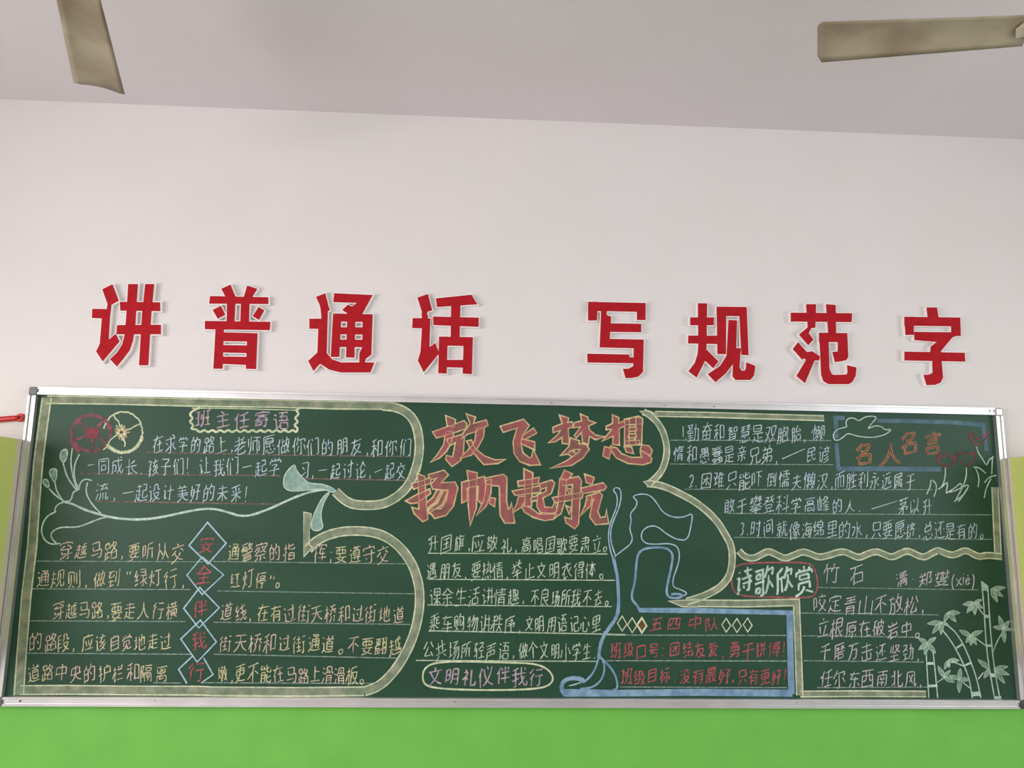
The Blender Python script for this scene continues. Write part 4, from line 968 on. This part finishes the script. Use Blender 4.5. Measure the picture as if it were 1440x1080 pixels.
# --- headings in drawn boxes
bm = bmesh.new()
sc = []
for k in range(13):
    sc += [(276 + k * 11.3, 604), (281.5 + k * 11.3, 608.5)]
line(bm, sc + [(419, 602), (413, 598), (420, 593), (414, 588), (421, 582), (416, 577), (421, 574)], 3, 2)
line(bm, [(276, 604), (268, 603), (273, 598), (266, 593), (272, 588), (266, 583), (272, 577), (282, 573)], 3, 2)
line(bm, [(270, 574), (330, 574.5), (420, 577)], 1.3, 2)
h = part('chalk_heading', bm, CH_PALE, label='lavender chalk heading in a scalloped yellow box')
bm = bmesh.new()
write_to(bm, '班主任寄语', 273, 409, 588, 590.5, 25, 2.1)
part('text_row', bm, CH_LAV, h)
bm = bmesh.new()
line(bm, Zf((60, 920), (70, 865), (130, 828), (300, 820), (600, 828), (750, 835), (825, 868), (858, 920), (840, 960), (780, 985), (600, 995), (350, 995), (150, 985), (75, 965)), 2.4, 2, True, True)
h = part('chalk_heading', bm, CH_PALE, label='lavender chalk heading in a pale capsule outline')
bm = bmesh.new()
write_to(bm, '文明礼仪伴我行', 601, 766, 951, 952, 26, 2.0)
part('text_row', bm, CH_LAV, h)
bm = bmesh.new()
line(bm, Zj((38, 230), (55, 165), (110, 130), (350, 124), (560, 125), (602, 160), (625, 260), (612, 335), (570, 365), (300, 358), (100, 352), (50, 310)), 2.2, 2, True, True)
h = part('chalk_heading', bm, CH_REDL, label='thick mint chalk heading in a red rounded box')
bm = bmesh.new()
write_to(bm, '诗歌欣赏', 1032, 1144, 816, 816, 36, 3.2, slant=.24)
part('text_row', bm, CH_MINT, h)
bm = bmesh.new()
for pts in (((122, 110), (128, 250)), ((128, 285), (142, 478)), ((105, 112), (185, 112)), ((130, 465), (400, 462), (850, 467)), ((410, 130), (690, 135), (900, 140), (1150, 162)), ((1140, 150), (1165, 340))):
    line(bm, Zi(*pts), 6.5, 2, False)
h = part('chalk_heading', bm, CH_BLUEM, label='orange chalk heading in a muted blue box')
bm = bmesh.new()
for ch, cx, cy, w in (('名', 310, 360, 30), ('人', 500, 360, 36), ('名', 625, 285, 30), ('言', 795, 285, 29)):
    (px, py), = Zi((cx, cy))
    st = rnd.getstate()
    write_to(bm, ch, px - w / 2, px + w / 2, py, py, 33, 3.6, layer=3, mi=1, jit=.6)
    rnd.setstate(st)
    write_to(bm, ch, px - w / 2, px + w / 2, py, py, 33, 1.9, layer=4, mi=2, jit=.6)
    rnd.setstate(st)
    write_to(bm, ch, px - w / 2, px + w / 2, py, py, 33, 0.6, layer=5, mi=0, jit=.6)
part('text_row', bm, [CH_REDL, CH_ORNG, chalk('chalk_dark_gap', srgb(96, 74, 56), None, .6)], h)

# --- column of diamonds between the two halves of the lower left article
for ch, T, L, R_, B_, cc in (('安', (292, 734.6), (266, 767), (318, 764), (292.6, 793), (291.5, 765)),
                             ('全', (284.5, 783), (263, 808.8), (314.5, 808.3), (284.5, 836), (287, 809)),
                             ('伴', (281, 826), (258.5, 855.5), (308.5, 854.7), (279.6, 883), (281, 855)),
                             ('我', (282, 872), (254.4, 898.5), (304.4, 902.7), (277.3, 931), (280, 901)),
                             ('行', (279.6, 919), (251.3, 941), (299.7, 948.5), (None, None), (276, 946))):
    bm = bmesh.new()
    if B_[0]:
        line(bm, [T, L, B_, R_], 1.8, 3, False, True)
    else:
        line(bm, [(263, 961), L, (271, 922.5)], 1.8, 3, False)
        line(bm, [(286.5, 925), R_, (283, 960.5)], 1.8, 3, False)
    d = part('chalk_diamond', bm, CH_SKY, label='light blue chalk diamond with a red character')
    bm = bmesh.new()
    write_to(bm, ch, cc[0] - 13, cc[0] + 13, cc[1], cc[1], 25, 2.1)
    part('diamond_character', bm, CH_REDL, d)
for cx, cy, f in ((128, 138, 0), (200, 150, 0), (270, 150, 1), (880, 150, 0), (957, 152, 0), (1035, 148, 0)):
    bm = bmesh.new()
    w, hh = (34, 54) if cx < 800 else (32, 50)
    q = Zl((cx, cy - hh), (cx + w, cy + 4), (cx, cy + hh), (cx - w, cy - 3))
    line(bm, q, 2.4 if f else 1.5, 4, False, True)
    if f:
        fill(bm, Zl((cx, cy - 40), (cx + 24, cy + 4), (cx, cy + 40), (cx - 24, cy - 3)), 3, False, 1)
    part('chalk_lozenge', bm, [CH_PALE, chalk('chalk_brown_fill', srgb(120, 88, 52), None, .7)])

# --- drawings at the left: vine with buds, trumpet flower, two round blossoms
bm = bmesh.new()
line(bm, Za((230, 768), (300, 785), (380, 825), (460, 850), (540, 872), (620, 885), (720, 892), (840, 885), (960, 862), (1080, 835), (1180, 818), (1270, 820), (1340, 840), (1400, 858)) + Zb((60, 862), (130, 868), (200, 850), (300, 812), (420, 755), (520, 715), (620, 690), (710, 688)), 3.0, 3)
for pts in (((240, 770), (290, 765), (300, 705), (340, 690), (350, 640), (385, 615), (430, 628)), ((400, 640), (388, 690), (400, 740), (440, 800), (490, 850)), ((250, 770), (195, 788), (175, 830), (187, 840)),
            ((185, 838), (120, 870), (85, 950), (100, 1020), (150, 1060), (215, 1052)), ((195, 1058), (150, 1010), (160, 970), (220, 940), (330, 945), (420, 910), (480, 885), (540, 872)),
            ((235, 510), (260, 600), (300, 660), (325, 690)), ((297, 410), (285, 500), (300, 600), (330, 690)), ((345, 450), (310, 520), (310, 620), (345, 690)), ((140, 682), (180, 725), (235, 765)), ((180, 640), (190, 700), (235, 765))):
    line(bm, Za(*pts), 1.9, 3)
vine = part('chalk_vine', bm, CH_MINT, label='mint chalk vine')
for pts in (((235, 510), (210, 470), (225, 425), (255, 412), (268, 440), (255, 490)), ((175, 640), (140, 580), (150, 550), (190, 545), (195, 580), (185, 630)), ((140, 682), (105, 655), (98, 625), (120, 615), (140, 640))):
    bm = bmesh.new()
    fill(bm, Za(*pts), 2)
    line(bm, Za(*pts), 1.5, 4, True, True, 1)
    part('bud', bm, [CH_MINTF, CH_MINT], vine)
for pts in (((455, 515), (465, 560), (500, 600), (545, 645), (600, 650), (660, 655), (735, 692), (715, 712), (640, 682), (560, 690), (440, 702), (390, 685), (375, 650), (385, 590), (420, 545)),
            ((700, 695), (650, 770), (630, 850), (635, 900), (648, 945), (610, 970), (570, 960), (562, 920), (590, 840), (640, 740))):
    bm = bmesh.new()
    fill(bm, Zb(*pts), 4)
    line(bm, Zb(*pts), 1.6, 5, True, True, 1)
    part('petal', bm, [chalk('chalk_aqua_fill', srgb(146, 178, 166), srgb(160, 190, 178), .85, 50), CH_MINT], vine)


def ring(cx, cy, rx_, ry_, n=40, a0=0.0, a1=2 * math.pi, wob=4):
    return [(cx + (rx_ + rnd.uniform(-wob, wob)) * math.cos(a0 + (a1 - a0) * k / n), cy + (ry_ + rnd.uniform(-wob, wob)) * math.sin(a0 + (a1 - a0) * k / n)) for k in range(n)]


bm = bmesh.new()
line(bm, Za(*ring(425, 308, 132, 122)), 4.2, 2, True, True, 0, .4)
fill(bm, Za(*[(430 + (62 if k % 2 else 36) * math.cos(k * .628 + .3), 308 + (52 if k % 2 else 32) * math.sin(k * .628 + .3)) for k in range(10)]), 2, True, 1)
for pts in (((345, 205), (360, 250), (395, 280)), ((515, 215), (480, 250), (460, 285)), ((300, 350), (350, 345), (395, 315)), ((430, 345), (440, 380), (430, 425)), ((480, 330), (510, 370), (545, 370))):
    line(bm, Za(*pts), 3.4, 3, True, False, 0, .4)
for pts in (((290, 350), (300, 400), (345, 430)), ((505, 210), (540, 240), (555, 290)), ((330, 215), (350, 240))):
    line(bm, Za(*pts), 5, 3, True, False, 0, .4)
part('chalk_blossom', bm, [CH_DUSTR, chalk('chalk_dark_red', srgb(164, 78, 92), srgb(134, 78, 86), .76)], label='smudged red chalk blossom')
bm = bmesh.new()
line(bm, Za(*ring(640, 302, 130, 138, 30, math.radians(-170), math.radians(20))), 2.2, 2, True, False, 0, .4)
line(bm, Za(*ring(638, 302, 132, 136, 24, math.radians(10), math.radians(150))), 4.2, 2, True, False, 0, .4)
for pts in (((575, 180), (590, 215), (610, 225), (615, 255), (630, 265)), ((755, 245), (710, 265), (690, 280), (660, 285)), ((505, 420), (540, 395), (545, 360), (590, 325)), ((650, 400), (655, 370), (640, 350), (640, 325))):
    line(bm, Za(*pts), 1.8, 3)
for k in range(17):
    a = k * 2 * math.pi / 17
    r = rnd.uniform(38, 62)
    line(bm, Za((628 + 12 * math.cos(a), 302 + 10 * math.sin(a)), (628 + r * math.cos(a), 302 + r * math.sin(a))), 1.7, 3, False, False, 1 if k % 3 == 0 else 0)
part('chalk_blossom', bm, [CH_PALE, CH_ORNG], label='pale yellow chalk blossom overlapping the red one')

# --- blue line drawing in the middle with its frame
bm = bmesh.new()
for pts, w in ((((300, 410), (285, 360), (278, 300), (290, 240), (312, 190), (322, 150), (318, 115), (302, 98), (308, 85), (326, 84), (338, 100), (338, 140), (322, 195), (298, 245), (288, 300), (295, 350), (312, 395)), 1.7),
               (((302, 405), (312, 450), (321, 490), (325, 550), (328, 620), (320, 680), (282, 730), (250, 780), (238, 830), (235, 872)), 4.6),
               (((235, 868), (215, 930), (185, 965), (165, 980)), 2.5), (((250, 868), (265, 910), (250, 970), (205, 1005), (150, 1010)), 2.6), (((240, 862), (290, 910), (318, 960), (322, 1010), (300, 1015)), 2.8),
               (((80, 1040), (62, 1010), (70, 975), (105, 960), (150, 962), (172, 978)), 5.5), (((98, 996), (125, 990), (155, 980)), 1.6),
               (((308, 402), (345, 372), (382, 345), (392, 315), (376, 275), (386, 235), (378, 205), (408, 172), (413, 145), (388, 124), (430, 112), (470, 118), (500, 150), (530, 200), (580, 222), (630, 220), (669, 199), (660, 260), (645, 325), (600, 325), (550, 300), (510, 265), (475, 258), (437, 278), (428, 315), (450, 342), (500, 345), (560, 340), (600, 355), (608, 400), (597, 450), (577, 500), (576, 542), (610, 552), (645, 570), (625, 582)), 1.7),
               (((422, 650), (415, 628), (390, 605), (386, 575), (400, 530), (406, 470), (411, 400), (432, 368), (490, 358), (550, 362), (576, 388), (573, 430), (558, 500), (545, 560), (555, 590), (600, 594), (625, 580), (600, 572), (568, 575)), 3.2),
               ):
    line(bm, Zg(*pts), w, 4, mi=1 if w < 2 else 0)
line(bm, Zg((420, 648), (700, 650), (1128, 660)), 6.8, 3, False)
line(bm, Zg((1114, 652), (1116, 800), (1122, 1034)), 9, 3, False)
line(bm, Zg((78, 1028), (300, 1030), (700, 1026), (1126, 1030)), 9, 3, False)
part('chalk_drawing', bm, [CH_BLUE, CH_SKY], label='blue chalk line drawing of a winding stream and frame')

# --- dove, tulips and grass at the upper right
bm = bmesh.new()
line(bm, Zi((110, 258), (104, 222), (140, 185), (205, 175), (190, 150), (205, 115), (250, 110), (280, 137), (320, 105), (380, 98), (410, 110), (370, 150), (340, 192), (390, 165), (440, 170), (460, 195), (512, 190), (470, 225), (400, 245), (330, 246), (260, 235), (205, 215), (170, 250), (130, 270)), 1.6, 4, True, True)
part('chalk_dove', bm, CH_MINT, label='chalk outline of a dove-like cloud')
for pts in (((835, 360), (828, 410), (860, 440), (900, 452), (940, 420), (945, 372), (920, 388), (895, 345), (868, 388)), ((960, 345), (970, 400), (1010, 438), (1050, 432), (1085, 392), (1087, 342), (1055, 365), (1020, 345), (990, 367)),
            ((1048, 218), (1058, 270), (1100, 298), (1135, 287), (1162, 240), (1178, 212), (1130, 240), (1105, 268), (1080, 225))):
    bm = bmesh.new()
    line(bm, Zi(*pts), 2.4, 3, False, True, 0, .4)
    part('chalk_tulip', bm, chalk('chalk_deep_red', srgb(150, 82, 88), srgb(126, 74, 78), .76) if 'chalk_deep_red' not in bpy.data.materials else bpy.data.materials['chalk_deep_red'], label='dim red chalk tulip')
bm = bmesh.new()
for pts in (((780, 540), (775, 590), (750, 640)), ((790, 540), (820, 570), (815, 620), (800, 655)), ((855, 590), (900, 545), (885, 630)), ((880, 455), (880, 520), (860, 585), (830, 605)), ((1025, 455), (1025, 520), (1000, 590), (945, 690)),
            ((885, 632), (940, 600), (990, 555), (990, 590)), ((910, 625), (960, 610), (1045, 565), (1030, 610), (970, 690)), ((940, 690), (1000, 650), (1030, 600)), ((1095, 310), (1105, 350), (1140, 400), (1165, 445), (1180, 400), (1215, 378)),
            ((1205, 390), (1200, 500)), ((1075, 450), (1115, 455), (1160, 495)), ((1085, 450), (1115, 520), (1105, 590)), ((1150, 560), (1180, 520), (1232, 508)), ((1195, 530), (1160, 600), (1148, 665))):
    line(bm, Zi(*pts), 1.7, 3)
part('chalk_grass', bm, CH_MINT, label='mint chalk stems and grass blades', kind='stuff')

# --- bamboo at the right end
bm = bmesh.new()
for pts, w in ((((120, 690), (128, 850), (140, 1032)), 1.7), (((172, 680), (185, 800), (207, 1032)), 1.7), (((120, 772), (186, 770)), 4), (((132, 944), (205, 940)), 3.5),
               (((245, 520), (300, 590), (345, 660), (410, 790), (450, 900), (470, 1035)), 1.9), (((285, 485), (340, 530), (400, 620), (460, 760), (505, 890), (535, 1032)), 1.9), (((347, 655), (402, 622)), 3), (((407, 790), (462, 765)), 3), (((465, 1005), (532, 1000)), 6),
               (((540, 150), (560, 350), (570, 560), (590, 760), (640, 1040)), 1.9), (((587, 185), (600, 400), (612, 580), (640, 830), (680, 1040)), 1.9), (((540, 150), (587, 185)), 2), (((560, 412), (605, 416)), 4.5), (((570, 637), (617, 637)), 3.5), (((602, 860), (645, 862)), 5), (((635, 1030), (690, 1030)), 4),
               (((515, 350), (555, 400)), 1.6), (((490, 575), (570, 635)), 1.6), (((690, 550), (655, 610), (625, 690)), 1.6), (((315, 755), (405, 792)), 1.6), (((390, 910), (455, 960)), 1.6), (((205, 915), (255, 880)), 1.6), (((515, 890), (555, 840)), 1.6)):
    line(bm, Zk(*pts), w, 3)
fill(bm, Zk((540, 152), (587, 186), (590, 225), (548, 215)), 2, False)
bam = part('chalk_bamboo', bm, CH_MINT, label='pale green chalk bamboo')
for (bx_, by_), tips in (((612, 208), ((718, 195), (702, 262), (660, 305))), ((485, 310), ((400, 325), (540, 288), (428, 388), (488, 402), (546, 352))), ((285, 385), ((374, 388), (346, 455), (258, 455))), ((235, 458), ((130, 470), (168, 542), (232, 550), (290, 482))),
                         ((130, 620), ((60, 580), (192, 574), (62, 666), (108, 702), (190, 692))), ((455, 560), ((372, 520), (548, 524), (422, 612), (460, 634), (502, 628))), ((705, 505), ((672, 412), (752, 448), (630, 495), (765, 515), (714, 612))), ((600, 812), ((513, 742), (558, 882))),
                         ((635, 815), ((738, 795), (750, 858), (716, 922))), ((285, 750), ((368, 748), (260, 815), (296, 802))), ((255, 875), ((210, 792), (302, 824), (334, 914))), ((372, 890), ((378, 810), (298, 864), (447, 895), (370, 992)))):
    bm = bmesh.new()
    for k, (tx, ty) in enumerate(tips):
        dx, dy = tx - bx_, ty - by_
        L = math.hypot(dx, dy)
        w = min(16, L * .19)
        nx, ny = -dy / L * w, dx / L * w
        up, dn = [], []
        for s in range(1, 9):
            f = s / 9
            g = math.sin(math.pi * f ** .85) ** .9
            up.append((bx_ + dx * f + nx * g, by_ + dy * f + ny * g))
            dn.append((bx_ + dx * f - nx * g, by_ + dy * f - ny * g))
        q = Zk((bx_, by_), *up, (tx, ty), *dn[::-1])
        fill(bm, q, 2 + k * .1, False)
        line(bm, q, 1.0, 4, False, True, 1)
        line(bm, Zk((bx_, by_), (bx_ + dx * .8, by_ + dy * .8)), .7, 4, False, False, 1)
    part('leaf_cluster', bm, [CH_LEAF, CH_MINT], bam)

# ------------------------------------------------------------------ slogan: eight cut-out foam characters on the wall
LET = {}
z1 = lambda *p: zone(100, 380, 4.8)(*p)
z2 = lambda *p: zone(400, 380, 4.8)(*p)
z3 = lambda *p: zone(800, 400, 4.8)(*p)
z4 = lambda *p: zone(1080, 410, 4.8)(*p)
SLOGAN = [
    ('讲', z1, 'first at the left end of the slogan', [
        [(210, 128), (278, 95), (320, 205), (272, 232), (252, 236), (243, 222)], [(142, 260), (240, 262), (248, 218), (272, 226), (262, 310), (252, 470), (300, 430), (326, 480), (212, 615), (168, 548), (193, 495), (207, 325), (140, 322)],
        [(328, 213), (600, 216), (600, 276), (332, 272)], [(310, 370), (605, 368), (605, 432), (305, 432)],
        [(385, 93), (450, 93), (432, 370), (418, 470), (395, 540), (350, 600), (308, 650), (262, 600), (310, 555), (345, 500), (362, 430), (375, 270)], [(500, 93), (560, 93), (540, 300), (520, 642), (458, 642), (478, 300)]]),
    ('普', z1, 'second from the left in the slogan', [
        [(1013, 125), (1075, 97), (1110, 180), (1045, 185)], [(1188, 103), (1256, 125), (1222, 180), (1165, 180)], [(938, 174), (1330, 182), (1330, 228), (932, 225)], [(955, 268), (1010, 240), (1040, 300), (990, 328)], [(1265, 248), (1303, 270), (1268, 335), (1225, 310)],
        [(1052, 180), (1110, 180), (1102, 350), (1050, 350)], [(1147, 180), (1205, 180), (1200, 350), (1142, 350)], [(903, 342), (1345, 348), (1340, 405), (903, 398)],
        [(975, 390), (1030, 400), (1022, 665), (960, 665)], [(975, 418), (1258, 425), (1255, 482), (975, 478)], [(1190, 425), (1258, 425), (1248, 668), (1180, 665)], [(1010, 505), (1200, 508), (1195, 560), (1010, 555)], [(1010, 582), (1200, 585), (1195, 640), (1010, 632)]]),
    ('通', z2, 'third from the left in the slogan', [
        [(213, 180), (275, 155), (305, 270), (292, 276), (250, 300), (240, 240)], [(168, 327), (250, 327), (245, 270), (292, 272), (285, 560), (320, 600), (380, 622), (606, 622), (580, 690), (380, 690), (300, 670), (240, 630), (195, 680), (160, 612), (222, 555), (228, 395), (168, 395)],
        [(335, 155), (595, 167), (525, 295), (430, 295), (390, 268), (428, 232), (455, 245), (490, 220), (330, 215)], [(328, 292), (385, 292), (370, 585), (312, 585)], [(328, 292), (595, 297), (590, 350), (328, 345)],
        [(528, 297), (595, 297), (586, 570), (548, 598), (540, 630), (505, 630), (505, 560), (525, 520)], [(425, 290), (480, 290), (472, 590), (415, 588)], [(360, 385), (585, 385), (585, 435), (360, 432)], [(360, 468), (580, 470), (580, 520), (360, 518)]]),
    ('话', z2, 'fourth in the slogan, before the gap', [
        [(897, 185), (968, 160), (997, 270), (965, 280), (960, 310), (925, 310), (928, 280)], [(865, 323), (928, 323), (928, 300), (968, 300), (968, 325), (985, 325), (978, 520), (1018, 490), (1045, 560), (940, 688), (900, 610), (918, 550), (928, 392), (862, 390)],
        [(1022, 190), (1262, 165), (1302, 230), (1030, 248)], [(1003, 312), (1312, 320), (1310, 382), (1005, 370)], [(1125, 230), (1188, 230), (1182, 460), (1122, 460)],
        [(1043, 448), (1102, 448), (1095, 698), (1038, 695)], [(1043, 448), (1272, 452), (1270, 512), (1043, 508)], [(1210, 452), (1272, 452), (1265, 702), (1203, 698)], [(1080, 605), (1220, 605), (1220, 658), (1080, 655)]]),
    ('写', z3, 'fifth in the slogan, right after the gap', [
        [(130, 117), (518, 125), (518, 185), (130, 178)], [(130, 117), (195, 117), (190, 243), (130, 243)], [(460, 124), (518, 125), (518, 240), (460, 240)], [(218, 170), (255, 170), (255, 205), (285, 218), (272, 425), (208, 425), (215, 270)], [(262, 262), (488, 265), (488, 322), (262, 320)],
        [(215, 366), (505, 372), (500, 432), (208, 425)], [(440, 372), (505, 372), (500, 590), (470, 622), (420, 632), (383, 632), (365, 570), (405, 568), (435, 550)], [(125, 467), (408, 473), (408, 490), (450, 495), (450, 532), (125, 527)]]),
    ('规', z3, 'third from the right in the slogan', [
        [(872, 127), (933, 127), (930, 410), (875, 410)], [(820, 222), (980, 222), (978, 275), (820, 275)], [(807, 345), (1010, 345), (1010, 402), (805, 398)], [(875, 400), (930, 400), (925, 505), (862, 628), (808, 585), (850, 530), (870, 470)], [(905, 440), (930, 440), (1010, 520), (975, 565), (910, 505)],
        [(998, 150), (1062, 152), (1060, 470), (1003, 470)], [(998, 150), (1200, 152), (1200, 215), (998, 212)], [(1148, 152), (1200, 152), (1213, 478), (1165, 475)], [(1078, 240), (1135, 242), (1130, 430), (1105, 540), (1060, 600), (990, 660), (938, 605), (1020, 550), (1065, 480)],
        [(1100, 430), (1160, 430), (1152, 560), (1165, 582), (1185, 582), (1195, 570), (1198, 525), (1258, 550), (1250, 615), (1225, 645), (1125, 645), (1105, 620), (1108, 540)]]),
    ('范', z4, 'second from the right in the slogan', [
        [(155, 142), (568, 146), (565, 206), (155, 202)], [(258, 85), (325, 85), (320, 245), (270, 245)], [(393, 85), (457, 90), (460, 285), (408, 285)], [(210, 290), (270, 240), (315, 240), (290, 250), (275, 280), (307, 325), (272, 362)],
        [(168, 388), (203, 342), (262, 408), (300, 403), (350, 437), (345, 465), (315, 465), (250, 618), (193, 570), (258, 460), (240, 450), (232, 460)],
        [(345, 278), (408, 278), (415, 520), (430, 555), (440, 562), (530, 560), (538, 545), (535, 497), (597, 512), (592, 570), (570, 610), (545, 625), (410, 625), (375, 605), (360, 560), (355, 450)], [(345, 278), (535, 280), (530, 342), (345, 340)], [(472, 285), (535, 280), (542, 440), (530, 462), (490, 472), (452, 475), (435, 408), (472, 405)]]),
    ('字', z4, 'last at the right end of the slogan', [
        [(1072, 107), (1142, 107), (1152, 178), (1080, 178)], [(922, 170), (1298, 175), (1296, 235), (922, 230)], [(922, 170), (985, 170), (985, 292), (930, 293)], [(1238, 175), (1298, 175), (1302, 300), (1238, 298)],
        [(988, 272), (1275, 275), (1268, 300), (1245, 310), (1165, 405), (1165, 420), (1095, 420), (1100, 370), (1140, 340), (990, 328)], [(922, 405), (1328, 413), (1332, 473), (922, 465)], [(1100, 400), (1168, 405), (1172, 470), (1182, 580), (1165, 615), (1130, 630), (1072, 632), (1050, 562), (1090, 560), (1112, 548), (1110, 470)]]),
]
FACE_Y = WY - .021


def prisms(polys, y_front, y_back, grow, step=0.00012):
    bm = bmesh.new()
    for k, p in enumerate(polys):
        area = sum(p[i][0] * p[(i + 1) % len(p)][1] - p[(i + 1) % len(p)][0] * p[i][1] for i in range(len(p)))
        if area < 0:
            p = p[::-1]
        if grow:
            p = offset_line(p, -grow, True)
        yf = y_front - k * step
        fr = [bm.verts.new((x, yf, z)) for x, z in p]
        bk = [bm.verts.new((x, y_back, z)) for x, z in p]
        n = len(p)
        fs = [bm.faces.new(fr), bm.faces.new(bk[::-1])]
        for i in range(n):
            fs.append(bm.faces.new((fr[i], bk[i], bk[(i + 1) % n], fr[(i + 1) % n])))
        bmesh.ops.recalc_face_normals(bm, faces=fs)
        bmesh.ops.triangulate(bm, faces=fs[:2])
    return bm


for ch, zz, where, polys in SLOGAN:
    P = []
    for p in polys:
        P.append([(v.x, v.z) for v in (on_y(px, py, FACE_Y) for px, py in zz(*p))])
    cx = sum(x for p in P for x, z in p) / sum(len(p) for p in P)
    zlo = min(z for p in P for x, z in p)
    t = empty('slogan_character', (cx, WY, zlo), 'red foam cut-out character %s on white wall, %s' % (ch, where), 'wall letter', 'red slogan characters above the blackboard')
    link('foam_backing', prisms(P, FACE_Y + .0022, WY - .0005, .0042), M_FOAM, t)
    tag(link('red_face', prisms(P, FACE_Y, FACE_Y + .003, 0.0), M_RED, t), 'red front sheet')

# ------------------------------------------------------------------ wall-hung cabinets at both ends of the board
for side, lab in ((-1, 'yellow-green wall-hung cabinet against the left end of the blackboard, cut by the photo edge'), (1, 'yellow-green wall-hung cabinet against the right end of the blackboard, cut by the photo edge')):
    xi = -2.004 if side < 0 else 2.003
    xo = xi + side * .62
    zt, zb = BZ + .392, BZ - .41
    a, b = min(xi, xo), max(xi, xo)
    t = empty('wall_cabinet', ((xi + xo) / 2, WY - .15, zb), lab, 'cabinet', 'yellow-green cabinets beside the blackboard')
    yb = -.046 if side < 0 else -.034
    link('back_frame', boxes((a, b, yb, WY - .0005, zb + .004, zt), bevel=.002), M_CABB, t)
    link('carcass', boxes((a, b, -.30, yb - .0004, zb, zt + .0), bevel=.004), M_CABG, t)
    d = link('door', boxes((a + .003, b - .003, -.318, -.3005, zb + .003, zt - .003), bevel=.003), M_CABG, t)
    bmh = bmesh.new()
    hx = xi + side * .06
    tube(bmh, [(hx, -.3175, BZ - .08), (hx, -.338, BZ - .08), (hx, -.338, BZ + .06), (hx, -.3175, BZ + .06)], .005, 10)
    link('handle', bmh, M_ALU, d)

# ------------------------------------------------------------------ red plastic handle on the wall at the far left
tip = on_y(33, 587, WY - .013)
far = on_y(-70, 596, WY - .013)
hb = empty('red_handle', (tip.x - .1, WY - .013, tip.z - .012), 'red plastic rod with a ringed end fixed on the wall above the left cabinet', 'handle')
bm = bmesh.new()
d = (far - tip).normalized()
tube(bm, [far, tip + d * .045, tip + d * .03, tip + d * .02], [.0118, .0115, .0105, .0105], 20)
link('rod', bm, M_REDP, hb, True)
bm = bmesh.new()
ringpts = []
cen = tip + d * .012
for k in range(24):
    a = 2 * math.pi * k / 24
    ringpts.append(cen + d * (.0125 * math.cos(a)) + Vector((0, 0, 1)) * (.0105 * math.sin(a)))
ringpts.append(ringpts[0])
tube(bm, ringpts, .0062, 10, caps=False)
link('end_ring', bm, M_REDP, hb, True)


# ------------------------------------------------------------------ ceiling fans
TIP = .70


def ceiling_fan(hx, hy, hz, ang, lab):
    t = empty('ceiling_fan', (hx, hy, hz), lab, 'ceiling fan', 'ceiling fans')
    bm = bmesh.new()
    lathe(bm, [(.03, hz - .055), (.075, hz - .052), (.098, hz - .035), (.105, hz - .005), (.098, hz + .03), (.085, hz + .06), (.03, hz + .075)], hx, hy)
    link('motor_housing', bm, M_FANW, t, True)
    bm = bmesh.new()
    lathe(bm, [(.014, hz + .074), (.014, ROOM_H - .07)], hx, hy, 20)
    link('down_rod', bm, M_FANW, t, True)
    bm = bmesh.new()
    lathe(bm, [(.018, ROOM_H - .09), (.05, ROOM_H - .06), (.062, ROOM_H - .02), (.062, ROOM_H - .0005)], hx, hy, 32)
    link('canopy', bm, M_FANW, t, True)
    for k in range(3):
        a = ang + k * 2 * math.pi / 3
        ca, sa = math.cos(a), math.sin(a)

        def w(r, s, z):
            return (hx + ca * r - sa * s, hy + sa * r + ca * s, hz + z)
        # blade: pressed sheet, widening to a slanted square tip, pitched and slightly cambered
        bm = bmesh.new()
        rows = []
        n, mseg = 12, 8
        for i in range(n + 1):
            f = i / n
            row = []
            for j in range(mseg + 1):
                g = j / mseg - .5
                wd = .115 + .045 * f
                r = .13 + (TIP - .13) * f + (.018 * g * 2 * f)
                if i == n and j in (0, mseg):
                    r -= .012
                s = g * wd
                z = -.01 + s * .16 - .012 * (4 * g * g) + .006 * f
                row.append((bm.verts.new(w(r, s, z + .0015)), bm.verts.new(w(r, s, z - .0015))))
            rows.append(row)
        for i in range(n):
            for j in range(mseg):
                A, B, Cc, D = rows[i][j], rows[i + 1][j], rows[i + 1][j + 1], rows[i][j + 1]
                bm.faces.new((A[0], B[0], Cc[0], D[0]))
                bm.faces.new((A[1], D[1], Cc[1], B[1]))
        for i in range(n):
            for j in (0, mseg):
                A, B = rows[i][j], rows[i + 1][j]
                bm.faces.new((A[0], A[1], B[1], B[0]))
        for i in (0, n):
            for j in range(mseg):
                A, B = rows[i][j], rows[i][j + 1]
                bm.faces.new((A[0], A[1], B[1], B[0]))
        bmesh.ops.recalc_face_normals(bm, faces=bm.faces[:])
        bl = link('blade', bm, M_FANB, t, True)
        bm = bmesh.new()
        pr = [(.08, -.026), (.12, -.020), (.16, -.028), (.172, 0), (.16, .028), (.12, .020), (.08, .026)]
        top = [bm.verts.new(w(r, s, -.014 + s * .16)) for r, s in pr]
        bot = [bm.verts.new(w(r, s, -.020 + s * .16)) for r, s in pr]
        bm.faces.new(top)
        bm.faces.new(bot[::-1])
        for i in range(len(pr)):
            j = (i + 1) % len(pr)
            bm.faces.new((top[i], bot[i], bot[j], top[j]))
        bmesh.ops.recalc_face_normals(bm, faces=bm.faces[:])
        link('blade_iron', bm, M_FANI, bl)


ceiling_fan(-1.29, -1.335, BZ + 1.54, math.radians(109), 'ceiling fan at the upper left with one dusty beige blade reaching into the photo')
ceiling_fan(1.42, -1.305, BZ + 1.50, math.radians(169), 'ceiling fan at the upper right with one long blade reaching in from the edge')
